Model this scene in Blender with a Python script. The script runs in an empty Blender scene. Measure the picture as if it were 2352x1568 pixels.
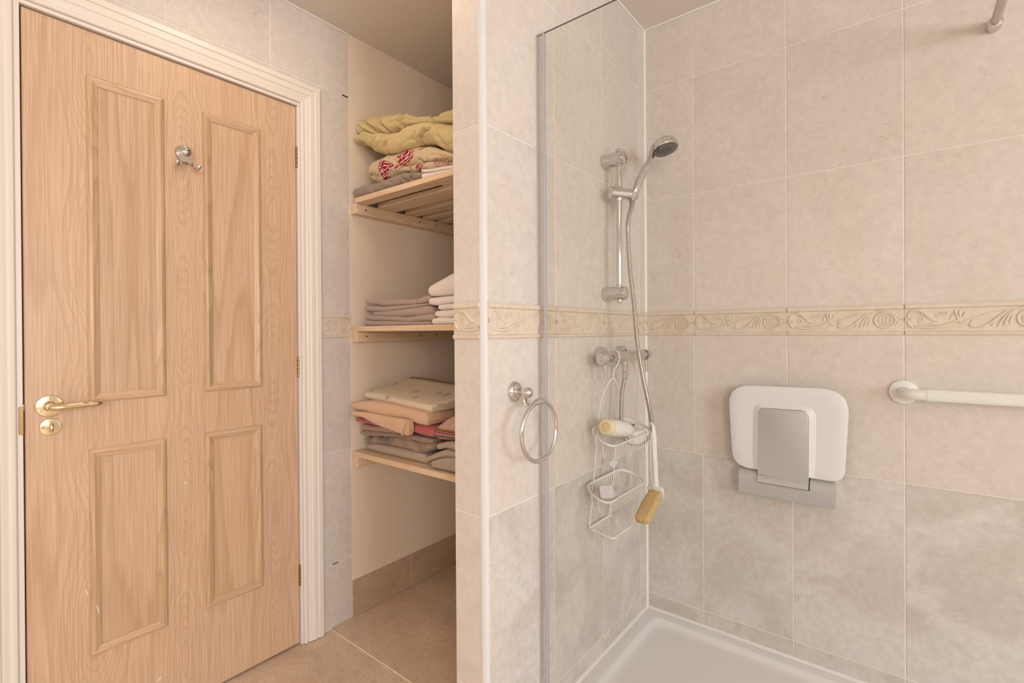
import bpy, bmesh, math, random
from mathutils import Vector, Matrix, noise

random.seed(7)
S = bpy.context.scene
COL = S.collection
PI = math.pi

# ------------------------------------------------------------------ camera
cd = bpy.data.cameras.new('camera')
cam = bpy.data.objects.new('camera', cd)
COL.objects.link(cam)
S.camera = cam
cd.sensor_width = 36.0
cd.lens = 1134.8524 / 2352 * 36.0
cd.shift_x = 27.07 / 2352
cd.shift_y = -17.35 / 2352
cd.clip_start = 0.02
yaw, pitch, roll = math.radians(39.132), math.radians(-0.19), math.radians(-0.387)
fw = Vector((-math.sin(yaw), math.cos(yaw), 0))
rt = Vector((math.cos(yaw), math.sin(yaw), 0))
zz = Vector((0, 0, 1))
Fv = fw * math.cos(pitch) + zz * math.sin(pitch)
Uv = zz * math.cos(pitch) - fw * math.sin(pitch)
Rv = rt * math.cos(roll) + Uv * math.sin(roll)
Uv = Uv * math.cos(roll) - rt * math.sin(roll)
cam.matrix_world = Matrix(((Rv.x, Uv.x, -Fv.x, 0.798), (Rv.y, Uv.y, -Fv.y, -1.9065),
                           (Rv.z, Uv.z, -Fv.z, 1.1475), (0, 0, 0, 1)))

# ------------------------------------------------------------------ world, lights, exposure
w = bpy.data.worlds.new('world')
S.world = w
w.use_nodes = True
w.node_tree.nodes['Background'].inputs[0].default_value = (0.9, 0.93, 1.0, 1)
w.node_tree.nodes['Background'].inputs[1].default_value = 0.6


def area(name, loc, target, sx, sy, power, col):
    l = bpy.data.lights.new(name, 'AREA')
    l.shape = 'RECTANGLE'
    l.size, l.size_y, l.energy, l.color = sx, sy, power, col
    o = bpy.data.objects.new(name, l)
    COL.objects.link(o)
    o.location = loc
    o.rotation_euler = (Vector(target) - Vector(loc)).to_track_quat('-Z', 'Y').to_euler()
    return o


# daylight through the window of the right-hand wall; warm fill from a lamp added behind the camera
area('window_daylight', (4.16, -2.20, 1.45), (0.0, -2.20, 1.45), 1.3, 1.2, 58, (0.85, 0.945, 1.0))
area('back_fill_light', (0.2, -4.34, 1.35), (0.2, 0.0, 1.35), 1.9, 1.5, 4.0, (1.0, 0.86, 0.72))
area('soft_lamp', (2.90, -3.70, 1.62), (-0.8, -0.6, 1.15), 0.9, 0.9, 37.0, (1.0, 0.84, 0.71))
area('niche_fill_light', (-0.45, -1.20, 2.325), (-0.45, -1.0, 0.0), 0.26, 0.26, 2.0, (1.0, 0.78, 0.56))  # warm fill lamp added to lift the niche and left wall

S.view_settings.view_transform = 'Standard'
S.view_settings.look = 'None'
S.view_settings.gamma = 1.0
S.view_settings.use_curve_mapping = False
S.view_settings.exposure = 0.14


# ------------------------------------------------------------------ node helpers
def new_mat(name):
    m = bpy.data.materials.new(name)
    m.use_nodes = True
    nt = m.node_tree
    return m, nt, nt.nodes['Principled BSDF']


def node(nt, typ, props=None, **ins):
    n = nt.nodes.new(typ)
    for k, v in (props or {}).items():
        setattr(n, k, v)
    for k, v in ins.items():
        key = int(k[1:]) if k[0] == 'i' and k[1:].isdigit() else k.replace('_', ' ')
        s = n.inputs[key]
        if hasattr(v, 'outputs'):
            v = v.outputs[0]
        if hasattr(v, 'is_linked') or isinstance(v, bpy.types.NodeSocket):
            nt.links.new(v, s)
        else:
            s.default_value = v
    return n


def c4(c):
    return (c[0], c[1], c[2], 1)


def simple(name, col, rough=0.5, metal=0.0, spec=0.5):
    m, nt, b = new_mat(name)
    b.inputs['Base Color'].default_value = c4(col)
    b.inputs['Roughness'].default_value = rough
    b.inputs['Metallic'].default_value = metal
    b.inputs['Specular IOR Level'].default_value = spec
    return m


def ramp(nt, fac, stops):
    r = nt.nodes.new('ShaderNodeValToRGB')
    el = r.color_ramp.elements
    while len(el) < len(stops):
        el.new(0.5)
    for e, (p, c) in zip(el, stops):
        e.position = p
        e.color = c4(c) if len(c) == 3 else c
    nt.links.new(fac, r.inputs[0])
    return r.outputs[0]


def mixc(nt, fac, a, b, mode='MIX'):
    n = nt.nodes.new('ShaderNodeMix')
    n.data_type = 'RGBA'
    n.blend_type = mode
    for v, s in ((fac, n.inputs[0]), (a, n.inputs[6]), (b, n.inputs[7])):
        if isinstance(v, bpy.types.NodeSocket):
            nt.links.new(v, s)
        else:
            s.default_value = v if not isinstance(v, tuple) or len(v) == 4 else c4(v)
    return n.outputs[2]


def math_(nt, op, a, b=None, clamp=False):
    n = nt.nodes.new('ShaderNodeMath')
    n.operation = op
    n.use_clamp = clamp
    for v, s in ((a, n.inputs[0]), (b, n.inputs[1])):
        if v is None:
            continue
        if isinstance(v, bpy.types.NodeSocket):
            nt.links.new(v, s)
        else:
            s.default_value = v
    return n.outputs[0]


def obj_coords(nt, rand=True, scale=(1, 1, 1)):
    tc = nt.nodes.new('ShaderNodeTexCoord')
    vec = tc.outputs['Object']
    if rand:
        oi = nt.nodes.new('ShaderNodeObjectInfo')
        mul = node(nt, 'ShaderNodeVectorMath', {'operation': 'SCALE'}, Scale=oi.outputs['Random'])
        mul.inputs[0].default_value = (37, 53, 71)
        add = node(nt, 'ShaderNodeVectorMath', {'operation': 'ADD'}, i0=vec, i1=mul.outputs[0])
        vec = add.outputs[0]
    mp = node(nt, 'ShaderNodeMapping', Vector=vec)
    mp.inputs['Scale'].default_value = scale
    return mp.outputs[0]


def noise_t(nt, vec, scale, detail=4, rough=0.55, dist=0.0):
    return node(nt, 'ShaderNodeTexNoise', Vector=vec, Scale=scale, Detail=detail, Roughness=rough, Distortion=dist).outputs[0]


def bump(nt, b, h, strength=0.3, dist=0.002):
    n = node(nt, 'ShaderNodeBump', Height=h, Strength=strength, Distance=dist)
    nt.links.new(n.outputs[0], b.inputs['Normal'])


# ------------------------------------------------------------------ materials
def tile_mat(name, ca, cb, vein, mott=1.0, veins=0.6, rough=0.38, fine=0.25):
    m, nt, b = new_mat(name)
    v = obj_coords(nt)
    n1 = noise_t(nt, v, 5.0, 5, 0.6, 0.6)
    f1 = ramp(nt, n1, [(0.5 - 0.2 / mott, (0, 0, 0)), (0.5 + 0.2 / mott, (1, 1, 1))])
    col = mixc(nt, f1, ca, cb)
    n2 = noise_t(nt, v, 42.0, 6, 0.7)
    f2 = ramp(nt, n2, [(0.3, (1 - fine,) * 3), (0.62, (1, 1, 1))])
    col = mixc(nt, 0.5, col, mixc(nt, 1.0, col, f2, 'MULTIPLY'))
    # thin broken veins
    dn = node(nt, 'ShaderNodeTexNoise', Vector=v, Scale=7.0, Detail=3.0)
    dv = node(nt, 'ShaderNodeVectorMath', {'operation': 'MULTIPLY_ADD'}, i0=dn.outputs['Color'], i1=(0.16, 0.16, 0.16), i2=v)
    vo = node(nt, 'ShaderNodeTexVoronoi', {'feature': 'DISTANCE_TO_EDGE'}, Vector=dv.outputs[0], Scale=13.0)
    line = ramp(nt, vo.outputs['Distance'], [(0.0, (1, 1, 1)), (0.017, (0, 0, 0))])
    mk = ramp(nt, noise_t(nt, v, 17.0, 2), [(0.56, (0, 0, 0)), (0.66, (1, 1, 1))])
    fac = math_(nt, 'MULTIPLY', math_(nt, 'MULTIPLY', line, mk), veins)
    col = mixc(nt, fac, col, vein)
    oi = nt.nodes.new('ShaderNodeObjectInfo')
    tone = node(nt, 'ShaderNodeMapRange', Value=oi.outputs['Random'])
    tone.inputs[3].default_value = 0.965
    tone.inputs[4].default_value = 1.02
    hs = node(nt, 'ShaderNodeHueSaturation', Color=col, Value=tone.outputs[0])
    nt.links.new(hs.outputs[0], b.inputs['Base Color'])
    b.inputs['Roughness'].default_value = rough
    b.inputs['Specular IOR Level'].default_value = 0.35
    bump(nt, b, n2, 0.08, 0.001)
    return m


M = {}
M['tile'] = tile_mat('beige_ceramic', (0.75, 0.69, 0.65), (0.715, 0.64, 0.59), (0.52, 0.43, 0.35))
M['tile_low'] = tile_mat('grey_beige_marbled_ceramic', (0.72, 0.675, 0.655), (0.63, 0.575, 0.54), (0.47, 0.41, 0.36), 2.4, 0.5, 0.4, 0.32)
M['tile_floor'] = tile_mat('brown_stone_ceramic', (0.80, 0.62, 0.47), (0.71, 0.53, 0.39), (0.52, 0.38, 0.27), 1.2, 0.5, 0.5, 0.3)
M['skirting'] = tile_mat('brown_skirting_ceramic', (0.60, 0.45, 0.33), (0.51, 0.37, 0.26), (0.38, 0.27, 0.18), 1.4, 0.5, 0.5, 0.35)
M['border'] = tile_mat('cream_relief_ceramic', (0.77, 0.675, 0.575), (0.73, 0.615, 0.505), (0.52, 0.43, 0.34), 1.0, 0.2, 0.4)
M['grout'] = simple('pale_grout', (0.83, 0.79, 0.75), 0.85, 0, 0.2)
M['grout_floor'] = simple('floor_grout', (0.82, 0.66, 0.51), 0.9, 0, 0.2)


def paint(name, col, rough=0.6, sc=6.0, amt=0.03):
    m, nt, b = new_mat(name)
    v = obj_coords(nt, False)
    n = noise_t(nt, v, sc, 4)
    d = tuple(x * (1 - amt) for x in col)
    nt.links.new(mixc(nt, n, col, d), b.inputs['Base Color'])
    b.inputs['Roughness'].default_value = rough
    bump(nt, b, noise_t(nt, v, 90.0, 2), 0.05, 0.001)
    return m


M['plaster'] = paint('cream_plaster_paint', (0.87, 0.75, 0.63), 0.75)
M['ceiling'] = paint('cream_ceiling_paint', (0.80, 0.735, 0.67), 0.8)
M['room'] = paint('pale_room_paint', (0.84, 0.82, 0.80), 0.8)
M['gloss'] = paint('cream_gloss_paint', (0.84, 0.775, 0.71), 0.32, 3.0, 0.03)
M['lining'] = paint('pinkish_white_paint', (0.84, 0.77, 0.73), 0.4, 3.0, 0.03)
M['pvc'] = simple('white_pvc', (0.70, 0.715, 0.77), 0.3)
M['sealant'] = simple('white_silicone', (0.82, 0.80, 0.78), 0.45)
M['white'] = simple('white_plastic', (0.83, 0.815, 0.80), 0.35)
M['seat'] = simple('white_seat_plastic', (0.77, 0.775, 0.81), 0.32)
M['acrylic'] = simple('white_acrylic', (0.81, 0.80, 0.83), 0.22)
M['alu'] = simple('satin_grey_aluminium', (0.53, 0.535, 0.555), 0.45, 0.4)
M['chrome'] = simple('chrome', (0.67, 0.655, 0.645), 0.07, 1.0)
M['steel'] = simple('brushed_steel', (0.54, 0.51, 0.49), 0.25, 1.0)
M['brass'] = simple('polished_brass', (0.80, 0.68, 0.46), 0.16, 1.0)
M['old_brass'] = simple('aged_brass', (0.45, 0.29, 0.13), 0.32, 1.0)
M['dark'] = simple('dark_gap', (0.018, 0.012, 0.01), 0.8)
M['dark_plastic'] = simple('dark_grey_rubber', (0.09, 0.085, 0.085), 0.4)
M['nozzle'] = simple('pale_grey_rubber', (0.42, 0.42, 0.42), 0.4)
M['wire'] = simple('white_coated_wire', (0.83, 0.79, 0.76), 0.35)
M['pink'] = simple('pink_plastic', (0.72, 0.36, 0.35), 0.35)
M['red_dot'] = simple('red_enamel', (0.55, 0.05, 0.04), 0.3)
M['tag'] = simple('grey_paper_tag', (0.62, 0.60, 0.62), 0.6)


def glass_mat(name, tint, spec=1.0):
    m, nt, b = new_mat(name)
    out = nt.nodes['Material Output']
    nt.nodes.remove(b)
    tr = nt.nodes.new('ShaderNodeBsdfTransparent')
    tr.inputs[0].default_value = c4(tint)
    gl = nt.nodes.new('ShaderNodeBsdfGlossy')
    gl.inputs['Roughness'].default_value = 0.02
    gl.inputs['Color'].default_value = (spec, spec, spec, 1)
    fr = nt.nodes.new('ShaderNodeFresnel')
    fr.inputs[0].default_value = 1.45
    mx = nt.nodes.new('ShaderNodeMixShader')
    ge = nt.nodes.new('ShaderNodeNewGeometry')
    front = math_(nt, 'SUBTRACT', 1.0, ge.outputs['Backfacing'])
    nt.links.new(math_(nt, 'MULTIPLY', fr.outputs[0], front), mx.inputs[0])
    nt.links.new(tr.outputs[0], mx.inputs[1])
    nt.links.new(gl.outputs[0], mx.inputs[2])
    nt.links.new(mx.outputs[0], out.inputs[0])
    return m


M['glass'] = glass_mat('clear_glass', (0.965, 0.968, 0.955), 0.6)
M['seal'] = glass_mat('clear_pvc_seal', (0.95, 0.94, 0.94), 0.6)
M['glass_edge'] = simple('dark_glass_edge', (0.13, 0.105, 0.085), 0.3)
M['strip'] = simple('blue_grey_metal_strip', (0.44, 0.45, 0.50), 0.45, 0.0)


def streak_mat():
    m, nt, b = new_mat('pale_streak')
    b.inputs['Base Color'].default_value = (0.9, 0.86, 0.82, 1)
    b.inputs['Alpha'].default_value = 0.16
    return m


M['streak'] = streak_mat()


def wood_mat(name, axis, ca, cb, cc, dens=1.0, contour=1.0, rough=0.36, rand=True):
    """oak veneer: contour lines of a stretched noise (cathedrals) + fine streaks; axis = grain direction"""
    m, nt, b = new_mat(name)
    st = {'z': (1, 1, 0.075), 'y': (1, 0.075, 1), 'x': (0.075, 1, 1)}[axis]
    v = obj_coords(nt, rand, st)
    big = noise_t(nt, v, 4.6 * dens, 1.0, 0.3)
    wob = noise_t(nt, v, 30.0, 2)
    ph = math_(nt, 'ADD', math_(nt, 'MULTIPLY', big, 34.0 * contour), math_(nt, 'MULTIPLY', wob, 0.9))
    fr = math_(nt, 'FRACT', ph)
    ringv = ramp(nt, fr, [(0.0, (0, 0, 0)), (0.12, (0.35, 0.35, 0.35)), (0.4, (0.9, 0.9, 0.9)), (0.86, (1, 1, 1)), (1.0, (0.05, 0.05, 0.05))])
    st2 = {'z': (1, 1, 0.022), 'y': (1, 0.022, 1), 'x': (0.022, 1, 1)}[axis]
    v2 = obj_coords(nt, rand, st2)
    fine = noise_t(nt, v2, 260.0, 3, 0.6)
    finev = ramp(nt, fine, [(0.36, (0, 0, 0)), (0.6, (1, 1, 1))])
    tone = noise_t(nt, v, 2.2, 2)
    col = mixc(nt, ringv, cb, ca)
    col = mixc(nt, math_(nt, 'MULTIPLY', math_(nt, 'SUBTRACT', 1.0, finev), 0.6), col, cc)
    tv = ramp(nt, tone, [(0.3, (0.93, 0.93, 0.92)), (0.7, (1.03, 1.02, 1.0))])
    col = mixc(nt, 1.0, col, tv, 'MULTIPLY')
    nt.links.new(col, b.inputs['Base Color'])
    b.inputs['Roughness'].default_value = rough
    b.inputs['Specular IOR Level'].default_value = 0.5
    bump(nt, b, finev, 0.06, 0.0006)
    return m


def leaf_mat(name, ca, cb, cc):
    """oak veneer of the door leaf: straight fine grain, with three columns of cathedral figure (eyes one above the other)"""
    m, nt, b = new_mat(name)
    tc = nt.nodes.new('ShaderNodeTexCoord')
    vs = obj_coords(nt, False, (1, 1, 0.10))
    nz = node(nt, 'ShaderNodeTexNoise', Vector=vs, Scale=9.0, Detail=2.0)
    wv = node(nt, 'ShaderNodeVectorMath', {'operation': 'MULTIPLY_ADD'}, i0=nz.outputs['Color'], i1=(0.0, 0.045, 0.12), i2=tc.outputs['Object'])
    sx = node(nt, 'ShaderNodeSeparateXYZ', Vector=wv.outputs[0])
    tot = math_(nt, 'MULTIPLY', noise_t(nt, vs, 7.0, 1.0), 5.0)
    for y0, z0, sy in ((-1.560 + 1.331 + 0.022, 0.93, 0.050), (-1.333 + 1.331 + 0.022, 0.20, 0.045), (-1.052 + 1.331 + 0.022, 0.58, 0.042)):
        u = math_(nt, 'DIVIDE', math_(nt, 'SUBTRACT', sx.outputs[1], y0), sy)
        g = math_(nt, 'POWER', 2.718, math_(nt, 'MULTIPLY', math_(nt, 'MULTIPLY', u, u), -1.0))
        cz = math_(nt, 'COSINE', math_(nt, 'MULTIPLY', math_(nt, 'SUBTRACT', sx.outputs[2], z0), 2 * PI / 0.52))
        tot = math_(nt, 'ADD', tot, math_(nt, 'MULTIPLY', g, math_(nt, 'ADD', math_(nt, 'MULTIPLY', cz, 2.6), 5.6)))
    fr = math_(nt, 'FRACT', tot)
    ringv = ramp(nt, fr, [(0.0, (0, 0, 0)), (0.10, (0.3, 0.3, 0.3)), (0.35, (0.85, 0.85, 0.85)), (0.90, (1, 1, 1)), (1.0, (0.05, 0.05, 0.05))])
    fine = noise_t(nt, obj_coords(nt, False, (1, 1, 0.020)), 240.0, 3, 0.6)
    finev = ramp(nt, fine, [(0.38, (0, 0, 0)), (0.58, (1, 1, 1))])
    col = mixc(nt, math_(nt, 'ADD', math_(nt, 'MULTIPLY', ringv, 0.75), 0.25), cb, ca)
    col = mixc(nt, math_(nt, 'MULTIPLY', math_(nt, 'SUBTRACT', 1.0, finev), 0.6), col, cc)
    nt.links.new(col, b.inputs['Base Color'])
    b.inputs['Roughness'].default_value = 0.36
    b.inputs['Specular IOR Level'].default_value = 0.5
    bump(nt, b, finev, 0.06, 0.0006)
    return m


oak = ((0.72, 0.505, 0.35), (0.585, 0.38, 0.24), (0.52, 0.325, 0.195))
mol = ((0.66, 0.455, 0.29), (0.53, 0.345, 0.20), (0.48, 0.30, 0.165))
molh = ((0.70, 0.48, 0.33), (0.60, 0.395, 0.25), (0.54, 0.34, 0.21))
M['oak'] = leaf_mat('oak_veneer', *oak)
M['oak_panel'] = wood_mat('oak_panel_veneer', 'z', *oak, dens=1.3, contour=0.28)
M['mould_v'] = wood_mat('oak_moulding_upright', 'z', *mol, dens=4.0, contour=0.4)
M['mould_h'] = wood_mat('oak_moulding_crosswise', 'y', *molh, dens=4.0, contour=0.4)
pine = ((0.86, 0.69, 0.52), (0.77, 0.57, 0.39), (0.70, 0.49, 0.32))
M['pine_x'] = wood_mat('pine_slat', 'x', *pine, dens=2.5, contour=0.35, rough=0.5)
M['pine_y'] = wood_mat('pine_cleat', 'y', *pine, dens=2.5, contour=0.5, rough=0.5)


def vinyl_mat():
    m, nt, b = new_mat('stone_look_vinyl')
    v = obj_coords(nt, False)
    n1 = noise_t(nt, v, 4.5, 6, 0.65, 0.8)
    col = ramp(nt, n1, [(0.32, (0.66, 0.49, 0.35)), (0.5, (0.78, 0.61, 0.46)), (0.68, (0.86, 0.71, 0.57))])
    n2 = noise_t(nt, v, 240.0, 3, 0.7)
    sp = ramp(nt, n2, [(0.3, (0.7, 0.68, 0.66)), (0.55, (1, 1, 1))])
    col = mixc(nt, 1.0, col, sp, 'MULTIPLY')
    nt.links.new(col, b.inputs['Base Color'])
    b.inputs['Roughness'].default_value = 0.55
    bump(nt, b, n2, 0.2, 0.001)
    return m


M['vinyl'] = vinyl_mat()


def terry(name, ca, cb=None, scale=400.0, depth=0.5, cloud=None):
    m, nt, b = new_mat(name)
    v = obj_coords(nt, False)
    n = noise_t(nt, v, scale, 3, 0.75)
    cb = cb or tuple(x * 0.62 for x in ca)
    f = ramp(nt, n, [(0.33, (0, 0, 0)), (0.6, (1, 1, 1))])
    col = mixc(nt, f, cb, ca)
    if cloud:
        cf = ramp(nt, noise_t(nt, v, 14.0, 2), [(0.4, (0, 0, 0)), (0.6, (1, 1, 1))])
        col = mixc(nt, cf, col, mixc(nt, f, tuple(x * 0.7 for x in cloud), cloud))
    nt.links.new(col, b.inputs['Base Color'])
    b.inputs['Roughness'].default_value = 0.95
    b.inputs['Specular IOR Level'].default_value = 0.1
    b.inputs['Sheen Weight'].default_value = 0.25
    bump(nt, b, n, depth, 0.004)
    return m


def cloth(name, ca, amt=0.12, scale=7.0):
    m, nt, b = new_mat(name)
    v = obj_coords(nt, False)
    n = noise_t(nt, v, scale, 3, 0.6, 1.0)
    nt.links.new(mixc(nt, n, tuple(x * (1 - amt) for x in ca), tuple(min(1, x * (1 + amt)) for x in ca)), b.inputs['Base Color'])
    b.inputs['Roughness'].default_value = 0.9
    b.inputs['Specular IOR Level'].default_value = 0.15
    b.inputs['Sheen Weight'].default_value = 0.15
    bump(nt, b, noise_t(nt, v, 26.0, 3, 0.6, 1.5), 0.35, 0.006)
    return m


M['mauve'] = terry('mauve_grey_terry', (0.60, 0.475, 0.43), (0.33, 0.25, 0.22))
M['white_cloth'] = cloth('white_cotton', (0.86, 0.80, 0.76), 0.03)
M['lightgrey'] = terry('light_grey_towelling', (0.56, 0.46, 0.38), (0.40, 0.32, 0.26), 320, 0.3)
M['darkgrey'] = terry('dark_grey_terry', (0.30, 0.24, 0.20), (0.12, 0.10, 0.09), 380, 0.6, (0.50, 0.36, 0.26))
M['brown'] = terry('brown_terry', (0.44, 0.32, 0.24), (0.24, 0.16, 0.12))
M['rosebrown'] = terry('rose_brown_terry', (0.58, 0.39, 0.30), (0.36, 0.22, 0.16))
M['coral'] = terry('coral_terry', (0.66, 0.20, 0.19), (0.38, 0.07, 0.08))
M['peach'] = terry('peach_terry', (0.80, 0.56, 0.40), (0.66, 0.43, 0.28), 400, 0.35)
M['peach_band'] = cloth('peach_woven_band', (0.78, 0.55, 0.39), 0.04)
M['ribbed'] = None
M['greyfabric'] = cloth('grey_linen', (0.34, 0.28, 0.235), 0.10, 12.0)
M['olive'] = cloth('olive_yellow_cotton', (0.66, 0.54, 0.29), 0.10, 6.0)


def ribbed_mat():
    m, nt, b = new_mat('grey_ribbed_towelling')
    v = obj_coords(nt, False)
    wv = node(nt, 'ShaderNodeTexWave', {'wave_type': 'BANDS', 'bands_direction': 'Z'}, Vector=v, Scale=95.0, Distortion=6.0, Detail=2.0, Detail_Scale=0.9)
    n = noise_t(nt, v, 300, 3, 0.7)
    f = math_(nt, 'MULTIPLY', wv.outputs[1], n)
    col = mixc(nt, ramp(nt, f, [(0.05, (0, 0, 0)), (0.4, (1, 1, 1))]), (0.44, 0.355, 0.30), (0.58, 0.48, 0.41))
    nt.links.new(col, b.inputs['Base Color'])
    b.inputs['Roughness'].default_value = 0.95
    bump(nt, b, f, 0.6, 0.004)
    return m


M['ribbed'] = ribbed_mat()


def stripes_mat():
    """pink towel whose folded border carries coloured woven stripes (z in the towel's own coordinates)"""
    m, nt, b = new_mat('pink_terry_with_striped_border')
    tc = nt.nodes.new('ShaderNodeTexCoord')
    v = obj_coords(nt, False)
    sx = node(nt, 'ShaderNodeSeparateXYZ', Vector=tc.outputs['Object'])
    n = noise_t(nt, v, 260, 3, 0.7)
    z = math_(nt, 'ADD', sx.outputs[2], math_(nt, 'MULTIPLY', math_(nt, 'SUBTRACT', n, 0.5), 0.002))
    mr = node(nt, 'ShaderNodeMapRange', Value=z)
    mr.inputs[1].default_value = 0.781
    mr.inputs[2].default_value = 0.819
    r = nt.nodes.new('ShaderNodeValToRGB')
    r.color_ramp.interpolation = 'CONSTANT'
    pinkc = (0.66, 0.43, 0.34)
    st = [(0.0, (0.60, 0.30, 0.12)), (0.13, (0.60, 0.22, 0.12)), (0.22, (0.05, 0.22, 0.28)), (0.38, (0.62, 0.50, 0.42)),
          (0.46, (0.62, 0.16, 0.14)), (0.58, (0.42, 0.03, 0.10)), (0.68, (0.66, 0.30, 0.22)), (0.76, (0.05, 0.06, 0.06)),
          (0.86, (0.60, 0.33, 0.10)), (0.94, (0.10, 0.09, 0.13)), (1.0, pinkc)]
    el = r.color_ramp.elements
    while len(el) < len(st):
        el.new(0.5)
    for e, (p, c) in zip(el, st):
        e.position = p
        e.color = c4(c)
    nt.links.new(mr.outputs[0], r.inputs[0])
    f = ramp(nt, n, [(0.33, (0.62, 0.6, 0.6)), (0.6, (1, 1, 1))])
    nt.links.new(mixc(nt, 1.0, r.outputs[0], f, 'MULTIPLY'), b.inputs['Base Color'])
    b.inputs['Roughness'].default_value = 0.95
    bump(nt, b, n, 0.5, 0.004)
    return m


M['striped'] = stripes_mat()


def cream_mat():
    """cream cotton: thin grey-brown lines lengthwise and scattered grey flower shapes"""
    m, nt, b = new_mat('cream_cotton_thin_lines_grey_flowers')
    tc = nt.nodes.new('ShaderNodeTexCoord')
    v = tc.outputs['UV']
    sx = node(nt, 'ShaderNodeSeparateXYZ', Vector=v)
    u = sx.outputs[1]
    fr = math_(nt, 'FRACT', math_(nt, 'MULTIPLY', u, 112.0))
    ln = ramp(nt, fr, [(0.0, (1, 1, 1)), (0.14, (1, 1, 1)), (0.24, (0, 0, 0)), (1.0, (0, 0, 0))])
    col = mixc(nt, math_(nt, 'MULTIPLY', ln, 0.6), (0.80, 0.69, 0.54), (0.46, 0.37, 0.29))
    sc = node(nt, 'ShaderNodeMapping', Vector=v)
    wn = node(nt, 'ShaderNodeTexNoise', Vector=v, Scale=70.0, Detail=1.0)
    wv = node(nt, 'ShaderNodeVectorMath', {'operation': 'MULTIPLY_ADD'}, i0=wn.outputs['Color'], i1=(0.026, 0.026, 0.0), i2=sc.outputs[0])
    vo = node(nt, 'ShaderNodeTexVoronoi', {'feature': 'F1', 'voronoi_dimensions': '2D'}, Vector=wv.outputs[0], Scale=9.0, Randomness=0.8)
    fl = ramp(nt, vo.outputs['Distance'], [(0.0, (1, 1, 1)), (0.10, (1, 1, 1)), (0.13, (0, 0, 0))])
    col = mixc(nt, math_(nt, 'MULTIPLY', fl, 0.8), col, (0.45, 0.375, 0.31))
    nt.links.new(col, b.inputs['Base Color'])
    b.inputs['Roughness'].default_value = 0.85
    return m


M['cream'] = cream_mat()


def floral_mat():
    """cream cotton with printed wine-red roses and a grey-green leaf (positions on the cloth itself)"""
    m, nt, b = new_mat('cream_cotton_with_red_rose_print')
    tc = nt.nodes.new('ShaderNodeTexCoord')
    v = tc.outputs['Object']
    wn = node(nt, 'ShaderNodeTexNoise', Vector=v, Scale=26.0, Detail=3.0)
    wv = node(nt, 'ShaderNodeVectorMath', {'operation': 'MULTIPLY_ADD'}, i0=wn.outputs['Color'], i1=(0.05, 0.05, 0.05), i2=v)
    wave = node(nt, 'ShaderNodeTexWave', {'wave_type': 'RINGS', 'rings_direction': 'SPHERICAL'}, Vector=wv.outputs[0], Scale=30.0, Distortion=7.0, Detail=2.0, Detail_Scale=1.5)
    petal = ramp(nt, wave.outputs[1], [(0.15, (0.22, 0.01, 0.04)), (0.45, (0.45, 0.04, 0.08)), (0.62, (0.62, 0.22, 0.2)), (0.8, (0.74, 0.55, 0.42))])
    col = mixc(nt, noise_t(nt, v, 8.0, 3), (0.70, 0.58, 0.42), (0.63, 0.50, 0.33))
    for (x, z, rx, rz, amt) in ((-0.622, 1.803, 0.040, 0.031, 1.0), (-0.728, 1.782, 0.040, 0.026, 1.0), (-0.655, 1.778, 0.03, 0.012, 0.9),
                                (-0.745, 1.752, 0.022, 0.016, 1.0), (-0.553, 1.750, 0.024, 0.016, 1.0), (-0.44, 1.74, 0.05, 0.02, 0.55), (-0.60, 1.755, 0.02, 0.012, 0.6),
                                (-0.548, 1.815, 0.013, 0.006, 1.0)):
        mp = node(nt, 'ShaderNodeMapping', Vector=wv.outputs[0])
        mp.inputs['Location'].default_value = (-(x + 0.025) / rx, 0, -(z + 0.025) / rz)
        mp.inputs['Scale'].default_value = (1 / rx, 0.0, 1 / rz)
        ln = node(nt, 'ShaderNodeVectorMath', {'operation': 'LENGTH'}, i0=mp.outputs[0])
        f = ramp(nt, ln.outputs['Value'], [(0.0, (amt,) * 3), (0.85, (amt,) * 3), (1.0, (0, 0, 0))])
        col = mixc(nt, f, col, petal)
    leafw = ramp(nt, wave.outputs[1], [(0.3, (0.30, 0.26, 0.14)), (0.6, (0.62, 0.52, 0.34))])
    mp = node(nt, 'ShaderNodeMapping', Vector=wv.outputs[0])
    mp.inputs['Location'].default_value = (0.785 / 0.032, 0, -1.793 / 0.022)
    mp.inputs['Scale'].default_value = (1 / 0.032, 0.0, 1 / 0.022)
    ln = node(nt, 'ShaderNodeVectorMath', {'operation': 'LENGTH'}, i0=mp.outputs[0])
    f = ramp(nt, ln.outputs['Value'], [(0.0, (0.7,) * 3), (0.8, (0.6,) * 3), (1.0, (0, 0, 0))])
    col = mixc(nt, f, col, leafw)
    nt.links.new(col, b.inputs['Base Color'])
    b.inputs['Roughness'].default_value = 0.9
    b.inputs['Specular IOR Level'].default_value = 0.15
    bump(nt, b, noise_t(nt, v, 22.0, 3, 0.6, 1.5), 0.3, 0.006)
    return m


M['floral'] = floral_mat()


def pumice_mat():
    m, nt, b = new_mat('yellow_pumice_sponge')
    v = obj_coords(nt, False)
    vo = node(nt, 'ShaderNodeTexVoronoi', Vector=v, Scale=190.0)
    f = ramp(nt, vo.outputs['Distance'], [(0.12, (0, 0, 0)), (0.35, (1, 1, 1))])
    col = mixc(nt, f, (0.42, 0.26, 0.10), (0.64, 0.45, 0.21))
    nt.links.new(col, b.inputs['Base Color'])
    b.inputs['Roughness'].default_value = 0.95
    bump(nt, b, f, 0.6, 0.002)
    return m


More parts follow.
